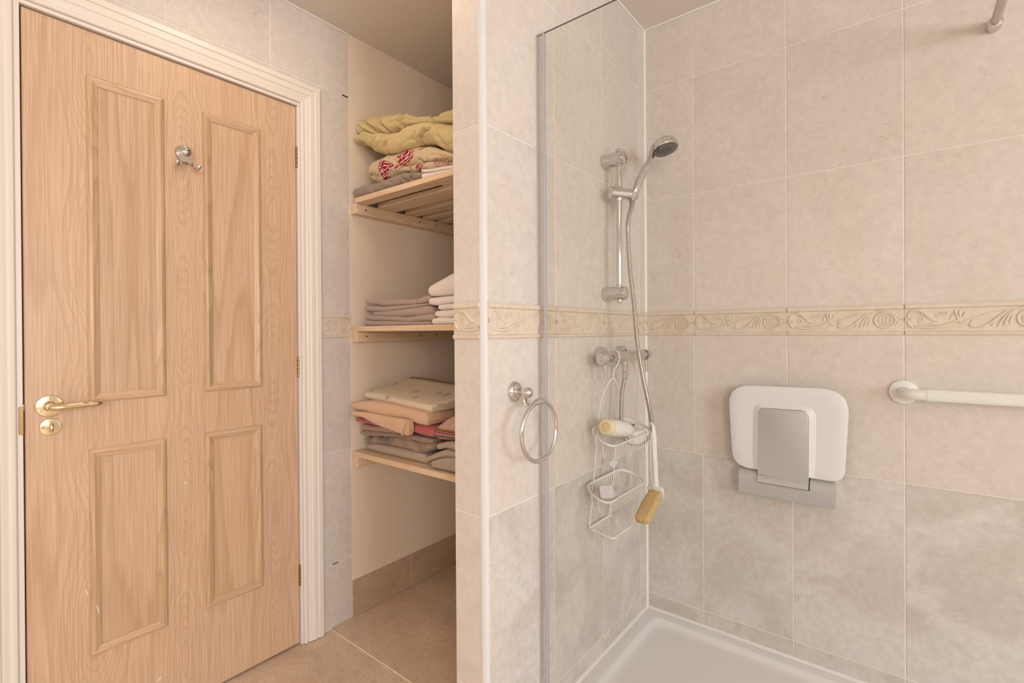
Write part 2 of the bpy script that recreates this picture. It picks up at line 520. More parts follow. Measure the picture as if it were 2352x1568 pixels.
M['pumice'] = pumice_mat()
M['bottle'] = simple('white_translucent_plastic', (0.84, 0.82, 0.80), 0.3)
M['amber'] = simple('amber_frosted_cap', (0.74, 0.56, 0.30), 0.4)
M['cap_rim'] = simple('pale_frosted_cap_rim', (0.80, 0.72, 0.52), 0.4)
M['lilac'] = simple('lilac_grey_plastic', (0.62, 0.54, 0.55), 0.3)
M['lilac_pale'] = simple('pale_lilac_clear_plastic', (0.60, 0.56, 0.60), 0.25)


# ------------------------------------------------------------------ mesh helpers
WL = {}


def wl(o):
    return WL.get(o.name, Vector((0, 0, 0)))


def tag(o, label=None, cat=None, group=None, kind=None):
    for k, v in (('label', label), ('category', cat), ('group', group), ('kind', kind)):
        if v:
            o[k] = v
    return o


def empty(name, loc, label=None, cat=None, group=None, kind=None):
    o = bpy.data.objects.new(name, None)
    o.empty_display_size = 0.05
    COL.objects.link(o)
    o.location = loc
    WL[o.name] = Vector(loc)
    return tag(o, label, cat, group, kind)


def obj(name, bm, mats, parent=None, loc=None, smooth=None, kind=None):
    """link a bmesh given in world coordinates; its origin goes to loc (default: its parent's origin)"""
    base = wl(parent) if parent else Vector((0, 0, 0))
    org = Vector(loc) if loc is not None else base
    bmesh.ops.recalc_face_normals(bm, faces=bm.faces)
    bmesh.ops.translate(bm, verts=bm.verts, vec=-org)
    me = bpy.data.meshes.new(name)
    bm.to_mesh(me)
    bm.free()
    for m in (mats if isinstance(mats, (list, tuple)) else [mats]):
        me.materials.append(m)
    o = bpy.data.objects.new(name, me)
    COL.objects.link(o)
    if parent:
        o.parent = parent
    o.location = org - base
    WL[o.name] = org
    if smooth is not None:
        me.polygons.foreach_set('use_smooth', [True] * len(me.polygons))
        if smooth < 180:
            me.set_sharp_from_angle(angle=math.radians(smooth))
    if kind:
        o['kind'] = kind
    return o


def box(bm, a, b, bev=0.0, seg=1, mi=0):
    x0, y0, z0 = (min(a[i], b[i]) for i in range(3))
    x1, y1, z1 = (max(a[i], b[i]) for i in range(3))
    vs = [bm.verts.new(p) for p in ((x0, y0, z0), (x1, y0, z0), (x1, y1, z0), (x0, y1, z0),
                                    (x0, y0, z1), (x1, y0, z1), (x1, y1, z1), (x0, y1, z1))]
    fs = [bm.faces.new([vs[i] for i in f]) for f in ((0, 3, 2, 1), (4, 5, 6, 7), (0, 1, 5, 4), (1, 2, 6, 5), (2, 3, 7, 6), (3, 0, 4, 7))]
    for f in fs:
        f.material_index = mi
    if bev > 0:
        es = list({e for f in fs for e in f.edges})
        bmesh.ops.bevel(bm, geom=es, offset=bev, segments=seg, affect='EDGES', profile=0.5)
    return vs


def B(a, b, bev=0.0, seg=1):
    bm = bmesh.new()
    box(bm, a, b, bev, seg)
    return bm


def frame_of(d):
    d = d.normalized()
    u = d.cross(Vector((0, 0, 1)))
    if u.length < 1e-4:
        u = d.cross(Vector((0, 1, 0)))
    u.normalize()
    return u, d.cross(u).normalized()


def tube(bm, pts, r, n=10, closed=False, caps=True, sq=(1, 1), mi=0):
    pts = [Vector(p) for p in pts]
    N = len(pts)
    rad = r if isinstance(r, (list, tuple)) else [r] * N
    rings = []
    u = None
    for i in range(N):
        if closed:
            t = pts[(i + 1) % N] - pts[i - 1]
        else:
            t = pts[min(i + 1, N - 1)] - pts[max(i - 1, 0)]
        t.normalize()
        if u is None:
            u, v = frame_of(t)
        else:
            u = (u - t * u.dot(t))
            u.normalize()
        v = t.cross(u)
        rings.append([bm.verts.new(pts[i] + (u * math.cos(a) * sq[0] + v * math.sin(a) * sq[1]) * rad[i])
                      for a in (2 * PI * k / n for k in range(n))])
    m = N if closed else N - 1
    for i in range(m):
        a, b = rings[i], rings[(i + 1) % N]
        for k in range(n):
            f = bm.faces.new((a[k], a[(k + 1) % n], b[(k + 1) % n], b[k]))
            f.material_index = mi
    if caps and not closed:
        bm.faces.new(rings[0][::-1]).material_index = mi
        bm.faces.new(rings[-1]).material_index = mi


def spline(pts, k=6, closed=False):
    P = [Vector(p) for p in pts]
    n = len(P)
    out = []
    for i in range(n if closed else n - 1):
        if closed:
            p0, p1, p2, p3 = P[i - 1], P[i], P[(i + 1) % n], P[(i + 2) % n]
        else:
            p0, p1, p2, p3 = P[max(i - 1, 0)], P[i], P[i + 1], P[min(i + 2, n - 1)]
        for j in range(k):
            t = j / k
            out.append(0.5 * ((2 * p1) + (p2 - p0) * t + (2 * p0 - 5 * p1 + 4 * p2 - p3) * t * t + (3 * p1 - p0 - 3 * p2 + p3) * t ** 3))
    if not closed:
        out.append(P[-1])
    return out


def lathe(bm, prof, origin, axis, n=28, mi=0, ell=1.0):
    """prof: (radius, height along axis)"""
    a = Vector(axis).normalized()
    u, v = frame_of(a)
    o = Vector(origin)
    rings = []
    for r, h in prof:
        if r < 1e-6:
            rings.append([bm.verts.new(o + a * h)])
        else:
            rings.append([bm.verts.new(o + a * h + (u * math.cos(t) + v * math.sin(t) * ell) * r) for t in (2 * PI * k / n for k in range(n))])
    for A, Bq in zip(rings, rings[1:]):
        if len(A) == 1 and len(Bq) == 1:
            continue
        for k in range(n):
            if len(A) == 1:
                f = bm.faces.new((A[0], Bq[(k + 1) % n], Bq[k]))
            elif len(Bq) == 1:
                f = bm.faces.new((A[k], A[(k + 1) % n], Bq[0]))
            else:
                f = bm.faces.new((A[k], A[(k + 1) % n], Bq[(k + 1) % n], Bq[k]))
            f.material_index = mi
    for R_ in (rings[0], rings[-1]):
        if len(R_) > 1:
            bm.faces.new(R_).material_index = mi


def L(prof, origin, axis, n=28):
    bm = bmesh.new()
    lathe(bm, prof, origin, axis, n)
    return bm


def prism(bm, poly, ext, bev=0.0, seg=2, mi=0):
    """poly: list of 3D points in one plane; ext: extrusion vector"""
    vs = [bm.verts.new(p) for p in poly]
    ws = [bm.verts.new(Vector(p) + Vector(ext)) for p in poly]
    n = len(vs)
    fa = bm.faces.new(vs)
    fb = bm.faces.new(ws[::-1])
    fs = [fa, fb] + [bm.faces.new((vs[i], ws[i], ws[(i + 1) % n], vs[(i + 1) % n])) for i in range(n)]
    for f in fs:
        f.material_index = mi
    if bev:
        bmesh.ops.bevel(bm, geom=list(fa.edges) + list(fb.edges), offset=bev, segments=seg, affect='EDGES', profile=0.5)


def round_poly(pts, rads, k=7):
    """2D polygon with rounded corners"""
    out = []
    n = len(pts)
    for i in range(n):
        p, a, b = Vector(pts[i]), Vector(pts[i - 1]), Vector(pts[(i + 1) % n])
        r = rads[i] if isinstance(rads, (list, tuple)) else rads
        d1, d2 = (a - p).normalized(), (b - p).normalized()
        s, e = p + d1 * r, p + d2 * r
        for j in range(k + 1):
            t = j / k
            out.append((1 - t) ** 2 * s + 2 * t * (1 - t) * p + t * t * e)
    return out


# ------------------------------------------------------------------ room dimensions
ZC, Z1, Z2, ZB1, ZB2, ZL, ZS, ZT = 2.351, 2.104, 1.665, 1.224, 1.130, 0.688, 0.102, 0.043
XA = -0.927          # tile face of the left wall
XN = -0.104          # niche face of the partition
YE = -0.988          # end of the partition
XR, YF = 4.20, -4.40
G = 0.0015           # half a joint
TH = 0.008


def tile_box(plane, pos, sign, a0, a1, z0, z1, th=TH, bev=0.0012):
    """plane x/y = pos, tile face looks to sign; a = the other horizontal axis"""
    q = (a0 + G, a1 - G, z0 + G, z1 - G)
    if plane == 'x':
        return B((pos, q[0], q[2]), (pos - sign * th, q[1], q[3]), bev), (pos - sign * th / 2, (a0 + a1) / 2, (z0 + z1) / 2)
    return B((q[0], pos, q[2]), (q[1], pos - sign * th, q[3]), bev), ((a0 + a1) / 2, pos - sign * th / 2, (z0 + z1) / 2)


def put_tile(parent, plane, pos, sign, a0, a1, z0, z1, mat, name='tile'):
    bm, c = tile_box(plane, pos, sign, a0, a1, z0, z1)
    obj(name, bm, mat, parent, c)


# ---- relief border tile, in (u along, v up, depth) with u 0..0.306, v 0..0.094
BW, BH = 0.306, ZB1 - ZB2


def ring2(cx, cy, rx, ry, a0, a1, n=14):
    return [(cx + rx * math.cos(math.radians(a0 + (a1 - a0) * i / n)), cy + ry * math.sin(math.radians(a0 + (a1 - a0) * i / n))) for i in range(n + 1)]


def sp2(p, k=5):
    return [(q.x, q.y) for q in spline([(a, b, 0) for a, b in p], k)]


def spiral(cx, cy, r0, r1, a0, a1, n=20):
    return [(cx + (r0 + (r1 - r0) * i / n) * math.cos(math.radians(a0 + (a1 - a0) * i / n)),
             cy + (r0 + (r1 - r0) * i / n) * math.sin(math.radians(a0 + (a1 - a0) * i / n))) for i in range(n + 1)]


STROKES = [  # u, v in millimetres, width in mm
    ([(-1, 50.0), (16, 50.0)], 2.6), ([(-1, 43.5), (16, 43.5)], 2.6),
    (sp2([(8, 48), (9, 60), (17, 70), (30, 72), (43, 66), (55, 54), (66, 44), (78, 41)]), 3.4),
    (sp2([(30, 68), (44, 58), (56, 47), (68, 40)]), 2.0),
    (sp2([(8, 44), (10, 33), (18, 24), (24, 22)]), 3.2),
    (spiral(37, 44, 2, 9, 90, 500), 2.4),
    (sp2([(24, 25), (40, 23), (62, 22), (84, 26), (102, 34), (118, 42)]), 4.4),
    (sp2([(30, 28), (52, 29), (72, 31)]), 2.2),
    (sp2([(60, 32), (68, 38)]), 2.2), (sp2([(70, 56), (84, 60), (94, 58)]), 2.4), (sp2([(76, 64), (92, 66), (96, 60)]), 1.8),
    (sp2([(108, 62), (104, 50), (101, 44)]), 2.2),
    (sp2([(118, 42), (116, 54), (112, 66), (114, 72)]), 3.0), (sp2([(119, 42), (122, 54), (121, 66), (126, 71)]), 3.2),
    (sp2([(120, 42), (129, 54), (134, 66)]), 2.4), (sp2([(116, 40), (124, 36), (133, 35)]), 3.0),
    (sp2([(132, 42), (156, 51), (184, 62), (214, 68), (240, 72)]), 2.3),
    (spiral(150, 30, 8, 3.0, 170, 330), 3.4), (sp2([(143, 31), (147, 40), (152, 40)]), 2.4),
    (sp2([(152, 23), (168, 24), (182, 32), (196, 46), (210, 60), (222, 67)]), 3.4),
    (sp2([(186, 26), (194, 40), (205, 55), (220, 66)]), 2.6), (sp2([(198, 24), (204, 38), (214, 54), (226, 66)]), 2.6),
    (sp2([(210, 26), (214, 40), (221, 54), (230, 65)]), 2.6), (sp2([(221, 30), (223, 42), (228, 54)]), 2.0),
    (sp2([(226, 66), (246, 73), (264, 73), (281, 66), (290, 54)]), 3.6),
    (ring2(261, 45, 25, 23, 0, 360, 26), 3.0), (ring2(261, 45, 17, 15.5, 0, 360, 20), 1.6),
    (ring2(261, 51.5, 5.5, 4.2, 0, 360, 10), 1.7), (ring2(261, 38.5, 5.5, 4.2, 0, 360, 10), 1.7),
    (ring2(269, 45, 5.0, 4.2, 0, 360, 10), 1.7), (ring2(253, 45, 5.0, 4.2, 0, 360, 10), 1.7),
    ([(284, 50.0), (307, 50.0)], 2.6), ([(284, 43.5), (307, 43.5)], 2.6),
    (sp2([(292, 41), (289, 34), (285, 28)]), 2.2),
]


def border_bm(u0, u1):
    """part u0..u1 of the pattern; coordinates (u - u0, v, depth out of the wall)"""
    bm = bmesh.new()
    prof = [(0.0005, -TH), (0.0005, 0.0015), (0.003, 0.0045), (0.009, 0.0055), (0.0115, 0.0030), (0.0125, 0.0005), (BH - 0.0165, 0.0005),
            (BH - 0.015, 0.0030), (BH - 0.013, 0.0058), (BH - 0.005, 0.0062), (BH - 0.0015, 0.004), (BH - 0.0005, 0.001), (BH - 0.0005, -TH)]
    prism(bm, [(u0 + G, v, d) for v, d in prof], (u1 - u0 - 2 * G, 0, 0))
    for p, wd in STROKES:
        us = [a for a, _ in p]
        if max(us) < u0 * 1000 + 2 or min(us) > u1 * 1000 - 2:
            continue
        tb = bmesh.new()
        cl = abs(p[0][0] - p[-1][0]) < 0.01 and abs(p[0][1] - p[-1][1]) < 0.01
        pp = p[:-1] if cl else p
        rr = wd / 920 if cl else [wd / 920 * (0.55 + 0.45 * math.sin(PI * min(1, max(0, (i + .6) / len(pp))))) for i in range(len(pp))]
        tube(tb, [(a / 1000, b / 1000 + 0.001, 0.0010) for a, b in pp], rr, 8, cl)
        for co, no in (((u0 + G, 0, 0), (-1, 0, 0)), ((u1 - G, 0, 0), (1, 0, 0))):
            bmesh.ops.bisect_plane(tb, geom=tb.verts[:] + tb.edges[:] + tb.faces[:], plane_co=co, plane_no=no, clear_outer=True)
        me = bpy.data.meshes.new('t')
        tb.to_mesh(me)
        tb.free()
        bm.from_mesh(me)
        bpy.data.meshes.remove(me)
    bmesh.ops.translate(bm, verts=bm.verts, vec=(-u0, 0, 0))
    return bm


def border_tile(parent, origin, udir, ndir, u0, u1, mirror=False):
    bm = border_bm(u0, u1)
    o, ud, nd = Vector(origin), Vector(udir), Vector(ndir)
    for v in bm.verts:
        v.co = o + ud * v.co.x + Vector((0, 0, 1)) * v.co.y + nd * v.co.z
    obj('border_tile', bm, M['border'], parent, origin, smooth=40)


# ------------------------------------------------------------------ setting: walls
def slab(name, a, b, mat, parent=None):
    return obj(name, B(a, b), mat, parent, smooth=None)


# back wall (runs behind shower and niche)
wb = slab('wall_back', (-1.10, 0.0015, -0.10), (XR + 0.1, 0.12, ZC + 0.1), M['grout'])
tag(wb, kind='structure')
cols = [0.003, 0.1915, 0.497, 0.803, 1.109, 1.415, 1.721]
for z0, z1 in ((Z1, ZC - 0.004), (Z2, Z1), (ZB1, Z2), (ZL, ZB2)):
    for a0, a1 in zip(cols, cols[1:]):
        put_tile(wb, 'y', 0.0, -1, a0, a1, z0, z1, M['tile'])
for i, (a0, a1) in enumerate(zip(cols, cols[1:])):
    wd = a1 - a0
    border_tile(wb, (a0, 0.0, ZB2), (1, 0, 0), (0, -1, 0), (BW - wd) if i == 0 else 0.0, BW if i == 0 else wd)
lcols = [0.003, 0.221, 0.512, 0.803, 1.094, 1.385, 1.676]
for a0, a1 in zip(lcols, lcols[1:]):
    put_tile(wb, 'y', 0.0, -1, a0, a1, ZS, ZL, M['tile_low'])
    put_tile(wb, 'y', 0.0, -1, a0, a1, 0.0, ZS, M['tile_low'])
# painted back of the niche
obj('plaster', B((XA - 0.002, -0.006, 0.0), (XN, 0.002, ZC)), M['plaster'], wb)

# partition between niche and shower
wp = slab('wall_partition', (XN, YE + 0.0015, -0.05), (-0.0015, 0.0015, ZC + 0.05), M['grout'])
tag(wp, kind='structure')
rows = [0.0, -0.062, -0.363, -0.664, -0.975]
for z0, z1 in ((Z1, ZC - 0.004), (Z2, Z1), (ZB1, Z2), (ZL, ZB2)):
    for a1, a0 in zip(rows, rows[1:]):
        put_tile(wp, 'x', 0.0, 1, a0, a1, z0, z1, M['tile'])
lrows = [0.0, -0.065, -0.372, -0.677, -0.975]
for i, (a1, a0) in enumerate(zip(lrows, lrows[1:])):
    put_tile(wp, 'x', 0.0, 1, a0, a1, ZS if i < 3 else 0.16, ZL, M['tile_low'])
    put_tile(wp, 'x', 0.0, 1, a0, a1, 0.0, ZS if i < 3 else 0.16, M['tile_low'])
for i, (a1, a0) in enumerate(zip(rows, rows[1:])):
    wd = a1 - a0
    border_tile(wp, (0.0, a0, ZB2), (0, 1, 0), (1, 0, 0), 0.0, min(wd, BW + 0.005))
# tiled end face of the partition
for z0, z1 in ((Z1, ZC - 0.004), (Z2, Z1), (ZB1, Z2), (ZL, ZB2), (0.247, ZL), (0.0, 0.247)):
    put_tile(wp, 'y', YE, -1, XN - 0.001, -0.0125, z0, z1, M['tile'])
border_tile(wp, (XN - 0.001, YE, ZB2), (1, 0, 0), (0, -1, 0), 0.0, 0.0925)
# painted niche side of the partition
obj('plaster', B((XN - 0.0005, YE + 0.010, 0.0), (XN + 0.004, 0.0, ZC)), M['plaster'], wp)

# left wall with the door opening
DY0, DY1 = -1.7005, -0.9625      # clear opening (lining inside faces)
DZ = 1.9865
wlft = empty('wall_left', (XA, -1.3, 0), kind='structure')
bm = bmesh.new()
XB = XA - 0.0015
box(bm, (XB - 0.11, YF - 0.1, -0.05), (XB, DY0 - 0.014, ZC + 0.05))
box(bm, (XB - 0.11, DY1 + 0.010, -0.05), (XB, 0.0, ZC + 0.05))
box(bm, (XB - 0.11, DY0 - 0.014, DZ + 0.012), (XB, DY1 + 0.010, ZC + 0.05))
obj('grout_bed', bm, M['grout'], wlft)
A1, A2, YN = -1.3805, -1.0608, -0.7433
ZA1, ZA2, ZA4, ZA5 = 2.0954, 1.657, 0.684, 0.247
acols = [-1.70, A1, A2, YN]
for a0, a1 in zip([-2.02] + acols, acols):
    put_tile(wlft, 'x', XA, 1, a0, a1, ZA1, ZC - 0.004, M['tile'])
YT = -0.890
for z0, z1 in ((ZA2, ZA1), (ZB1, ZA2), (ZA4, ZB2), (ZA5, ZA4), (0.0, ZA5)):
    put_tile(wlft, 'x', XA, 1, YT, YN, z0, z1, M['tile'])
# strip of tile above the door head, hidden behind the architrave below 2.06
for a0, a1 in ((-1.70, A1), (A1, A2), (A2, YT)):
    put_tile(wlft, 'x', XA, 1, a0, a1, 2.045, ZA1, M['tile'])
border_tile(wlft, (XA, YT, ZB2), (0, 1, 0), (1, 0, 0), BW - (YN - YT) - 0.018, BW - 0.018)
obj('open_joint', B((XA - 0.001, -0.772, ZA1 - 0.0022), (XA + 0.0005, YN - 0.002, ZA1 + 0.0022)), M['dark'], wlft)
obj('open_joint', B((XA - 0.001, -0.832, ZA5 - 0.0012), (XA + 0.0004, -0.806, ZA5 + 0.0012)), M['dark'], wlft)
# painted niche side of the left wall
bm = bmesh.new()
box(bm, (XB - 0.002, YN, 0.152), (XA - 0.001, 0.0, ZC))
obj('plaster', bm, M['plaster'], wlft)
for a0, a1 in ((YN, -0.436), (-0.436, -0.128), (-0.128, 0.0)):
    bm, c = tile_box('x', XA + 0.0015, 1, a0, a1, 0.0, 0.152, 0.010)
    obj('skirting_tile', bm, M['skirting'], wlft, c)
obj('skirting_fillet', L([(0.004, 0), (0.004, 0.735)], (XA, YN + 0.004, 0.1535), (0, 1, 0), 8), M['plaster'], wlft, smooth=60)

# other walls
tag(slab('wall_front', (-1.1, YF - 0.1, -0.05), (XR + 0.1, YF, ZC + 0.05), M['room']), kind='structure')
wr = empty('wall_right', (XR, -1.65, 0), kind='structure')
bm = bmesh.new()
WY0, WY1, WZ0, WZ1 = -2.85, -1.55, 0.85, 2.05
box(bm, (XR, YF, -0.05), (XR + 0.1, WY0, ZC + 0.05))
box(bm, (XR, WY1, -0.05), (XR + 0.1, 0.0, ZC + 0.05))
box(bm, (XR, WY0, -0.05), (XR + 0.1, WY1, WZ0))
box(bm, (XR, WY0, WZ1), (XR + 0.1, WY1, ZC + 0.05))
obj('wall_face', bm, M['room'], wr)
wn = empty('window_1', (XR, -2.20, WZ0), kind='structure')
bm = bmesh.new()
for a, b in (((XR + 0.02, WY0, WZ0), (XR + 0.07, WY0 + 0.06, WZ1)), ((XR + 0.02, WY1 - 0.06, WZ0), (XR + 0.07, WY1, WZ1)),
             ((XR + 0.02, WY0 + 0.06, WZ0), (XR + 0.07, WY1 - 0.06, WZ0 + 0.06)), ((XR + 0.02, WY0 + 0.06, WZ1 - 0.06), (XR + 0.07, WY1 - 0.06, WZ1)),
             ((XR + 0.02, -2.225, WZ0 + 0.06), (XR + 0.07, -2.175, WZ1 - 0.06))):
    box(bm, a, b, 0.004)
obj('window_frame', bm, M['white'], wn)
for a0, a1 in ((WY0 + 0.06, -2.225), (-2.175, WY1 - 0.06)):
    obj('pane', B((XR + 0.042, a0, WZ0 + 0.06), (XR + 0.048, a1, WZ1 - 0.06)), M['glass'], wn)

obj('plaster', B((1.721, -0.006, 0.0), (XR, 0.002, ZC)), M['room'], wb)
wn2 = empty('fill_window', (0.2, YF, 0.55), kind='structure')  # invented, unseen window added to house the warm fill lamp
bm = bmesh.new()
for a, b in (((-0.81, YF, 0.54), (-0.75, YF + 0.05, 2.16)), ((1.15, YF, 0.54), (1.21, YF + 0.05, 2.16)), ((-0.75, YF, 0.54), (1.15, YF + 0.05, 0.60)), ((-0.75, YF, 2.10), (1.15, YF + 0.05, 2.16))):
    box(bm, a, b, 0.004)
obj('window_frame', bm, M['white'], wn2)
obj('fill_blind', B((-0.75, YF + 0.001, 0.60), (1.15, YF + 0.006, 2.10)), M['room'], wn2)

# ceiling and floor
tag(slab('ceiling', (-1.1, YF, ZC), (XR + 0.1, 0.05, ZC + 0.1), M['ceiling']), kind='structure')
YS = -0.838
fl = empty('floor', (0.5, -1.5, 0), kind='structure')
obj('vinyl_sheet', B((-1.05, YF, -0.04), (XR, YS, -0.002)), M['vinyl'], fl)
obj('vinyl_sheet', B((XN, YS, -0.04), (XR, 0.0, -0.002)), M['vinyl'], fl)
obj('grout_bed', B((XA - 0.003, YS, -0.04), (XN, 0.0, -0.001)), M['grout_floor'], fl)
fx = [XA, -0.674, -0.264, XN]
fy = [YS, -0.429, -0.019, 0.0]
for x0, x1 in zip(fx, fx[1:]):
    for y0, y1 in zip(fy[:2], fy[1:]):
        bm = B((x0 + G, y0 + G, -0.012), (x1 - G, y1 - G, 0.0015), 0.0012)
        obj('floor_tile', bm, M['tile_floor'], fl, ((x0 + x1) / 2, (y0 + y1) / 2, -0.005))
obj('threshold_bead', L([(0.003, 0), (0.003, 0.80)], (XA + 0.014, YS - 0.002, 0.0), (1, 0, 0), 8), M['grout_floor'], fl, smooth=60)

# unseen ceiling fixture, added to go with the niche fill lamp
t = empty('niche_fill_fixture', (-0.45, -1.20, ZC), 'round white flush fixture added for the fill lamp in front of the niche', 'lamp')
obj('base', L([(0.17, 0), (0.17, -0.018), (0.0, -0.018)], (-0.45, -1.20, ZC), (0, 0, 1)), M['white'], t, smooth=40)

# ------------------------------------------------------------------ trims
# white corner trim of the partition, quarter round
bm = bmesh.new()
poly = [(-0.0125, YE + 0.003, 0)] + [(-0.0115 + 0.0115 * math.cos(a), YE + 0.0105 + 0.0115 * math.sin(a), 0) for a in [math.radians(-90 + 10 * i) for i in range(10)]] + [(-0.003, -0.9745, 0), (-0.0125, -0.9745, 0)]
prism(bm, poly, (0, 0, ZC))
tag(obj('trim_1', bm, M['pvc'], smooth=40), kind='structure')
# silicone line between that trim and the end tiles
bm = bmesh.new()
box(bm, (-0.0150, YE - 0.0006, 0), (-0.0122, YE + 0.003, ZC), 0.0005)
tag(obj('trim_2', bm, M['sealant']), kind='structure')
# silicone in the shower corner and along the tray and ceiling
bm = bmesh.new()
prism(bm, [(0, 0, ZT), (0.0065, 0, ZT), (0.0025, -0.0025, ZT), (0, -0.0065, ZT)], (0, 0, ZC - ZT))
tag(obj('trim_3', bm, M['sealant']), kind='structure')
bm = bmesh.new()
for a in (1,):
    prism(bm, [(0, 0, ZT), (0, -0.008, ZT), (0, -0.002, ZT + 0.006), (0, 0, ZT + 0.007)], (1.70, 0, 0))
    prism(bm, [(0, 0, ZT), (0.008, 0, ZT), (0.002, 0, ZT + 0.006), (0, 0, ZT + 0.007)], (0, -0.80, 0))
tag(obj('trim_4', bm, M['sealant']), kind='structure')
bm = bmesh.new()
prism(bm, [(0, 0, ZC), (0, -0.004, ZC), (0, 0, ZC - 0.005)], (1.72, 0, 0))
prism(bm, [(0, 0, ZC), (0.004, 0, ZC), (0, 0, ZC - 0.005)], (0, -0.985, 0))
prism(bm, [(XA, YN, ZC), (XA + 0.004, YN, ZC), (XA, YN, ZC - 0.005)], (0, -1.2, 0))
tag(obj('trim_5', bm, M['sealant']), kind='structure')

# ------------------------------------------------------------------ door frame
AP = [(0.0, 0.0), (0.0, 0.008), (0.003, 0.011), (0.010, 0.012), (0.014, 0.009), (0.018, 0.009), (0.024, 0.013), (0.030, 0.013), (0.034, 0.0165), (0.046, 0.017), (0.049, 0.0145),
      (0.053, 0.0145), (0.056, 0.019), (0.072, 0.019), (0.075, 0.016), (0.075, 0.0)]   # architrave: from its inner edge outwards, depth
AY0, AY1, AZ = DY0 - 0.0125, DY1 + 0.0095, DZ + 0.0115


def arch_pt(side, t, d, end):
    x = XA + d
    if side == 'right':
        return (x, AY1 + t, end)
    if side == 'left':
        return (x, AY0 - t, end)


for nm, side in (('trim_6', 'left'), ('trim_7', 'right')):
    bm = bmesh.new()
    lo = [bm.verts.new(arch_pt(side, t, d, 0.001)) for t, d in AP]
    hi = [bm.verts.new(arch_pt(side, t, d, AZ + t)) for t, d in AP]
    for i in range(len(AP) - 1):
        bm.faces.new((lo[i], lo[i + 1], hi[i + 1], hi[i]))
    bm.faces.new(lo)
    bm.faces.new(hi[::-1])
    tag(obj(nm, bm, M['gloss'], smooth=35), kind='structure')
bm = bmesh.new()
lo = [bm.verts.new((XA + d, AY0 - t, AZ + t)) for t, d in AP]
hi = [bm.verts.new((XA + d, AY1 + t, AZ + t)) for t, d in AP]
for i in range(len(AP) - 1):
    bm.faces.new((lo[i], lo[i + 1], hi[i + 1], hi[i]))
bm.faces.new(lo)
bm.faces.new(hi[::-1])
tag(obj('trim_8', bm, M['gloss'], smooth=35), kind='structure')
# lining (jamb)
XD = XA - 0.007          # door face
bm = bmesh.new()
box(bm, (XD - 0.10, DY0 - 0.0120, 0), (XA + 0.004, DY0, DZ), 0.0012)
box(bm, (XD - 0.10, DY1, 0), (XA + 0.004, DY1 + 0.0090, DZ), 0.0012)
box(bm, (XD - 0.10, DY0 - 0.0120, DZ), (XA + 0.004, DY1 + 0.0090, DZ + 0.0110), 0.0012)
tag(obj('trim_9', bm, M['lining']), kind='structure')
bm = bmesh.new()
box(bm, (XD - 0.12, DY0 - 0.03, 0), (XD - 0.06, DY1 + 0.03, DZ + 0.03))
tag(obj('gap_backing', bm, M['dark']), kind='structure')  # near-black sheet behind the leaf, paints the shade in the door gap

# ------------------------------------------------------------------ door
LY0, LY1, LZ1 = -1.6965, -0.9655, 1.9835
door = tag(obj('door_1', B((XD - 0.040, LY0, 0.006), (XD, LY1, LZ1), 0.0012), M['oak'], None, (XD, -1.331, 0)), kind='structure')
PANELS = [(-1.5690, -1.3850, 0.962, 1.8605), (-1.2780, -1.0960, 0.964, 1.8585), (-1.5700, -1.3860, 0.2645, 0.8340), (-1.2800, -1.0980, 0.2695, 0.8320)]
MW = 0.0255
MP = [(0.0, 0.0), (0.0, 0.0035), (0.004, 0.0075), (0.011, 0.0090), (0.017, 0.0065), (0.0215, 0.0055), (0.0255, 0.0030), (0.0255, 0.0)]
for y0, y1, z0, z1 in PANELS:
    obj('panel', B((XD - 0.004, y0 + MW, z0 + MW), (XD + 0.0008, y1 - MW, z1 - MW)), M['oak_panel'], door, (XD, (y0 + y1) / 2, (z0 + z1) / 2))
    for side in ('l', 'r', 't', 'b'):
        bm = bmesh.new()

        def pt(t, d, e):
            if side in 'lr':
                y = y0 + t if side == 'l' else y1 - t
                return (XD + d, y, z0 + t if e == 0 else z1 - t)
            z = z0 + t if side == 'b' else z1 - t
            return (XD + d, y0 + t if e == 0 else y1 - t, z)
        A = [bm.verts.new(pt(t, d, 0)) for t, d in MP]
        C = [bm.verts.new(pt(t, d, 1)) for t, d in MP]
        for i in range(len(MP) - 1):
            bm.faces.new((A[i], A[i + 1], C[i + 1], C[i]))
        bm.faces.new(A)
        bm.faces.new(C[::-1])
        obj('moulding', bm, M['mould_v' if side in 'lr' else 'mould_h'], door,
            (XD, {'l': y0, 'r': y1}.get(side, (y0 + y1) / 2), {'t': z1, 'b': z0}.get(side, (z0 + z1) / 2)), smooth=25)
# small white paint scuffs
for (ya, za), (yb, zb) in [((-1.5576, 0.4061), (-1.5521, 0.376)), ((-1.5797, 0.455), (-1.5743, 0.4337)), ((-1.3385, 0.69), (-1.335, 0.681)), ((-1.4159, 0.1092), (-1.4035, 0.1193))]:
    bm = bmesh.new()
    xo = XD + (0.0088 if -1.57 < ya < -1.544 else 0.0)
    tube(bm, [(xo, ya, za), (xo, (ya + yb) / 2 + 0.001, (za + zb) / 2), (xo, yb, zb)], [0.0006, 0.0018, 0.0008], 6, sq=(1.0, 1.0))
    obj('paint_scuff', bm, M['white'], door)
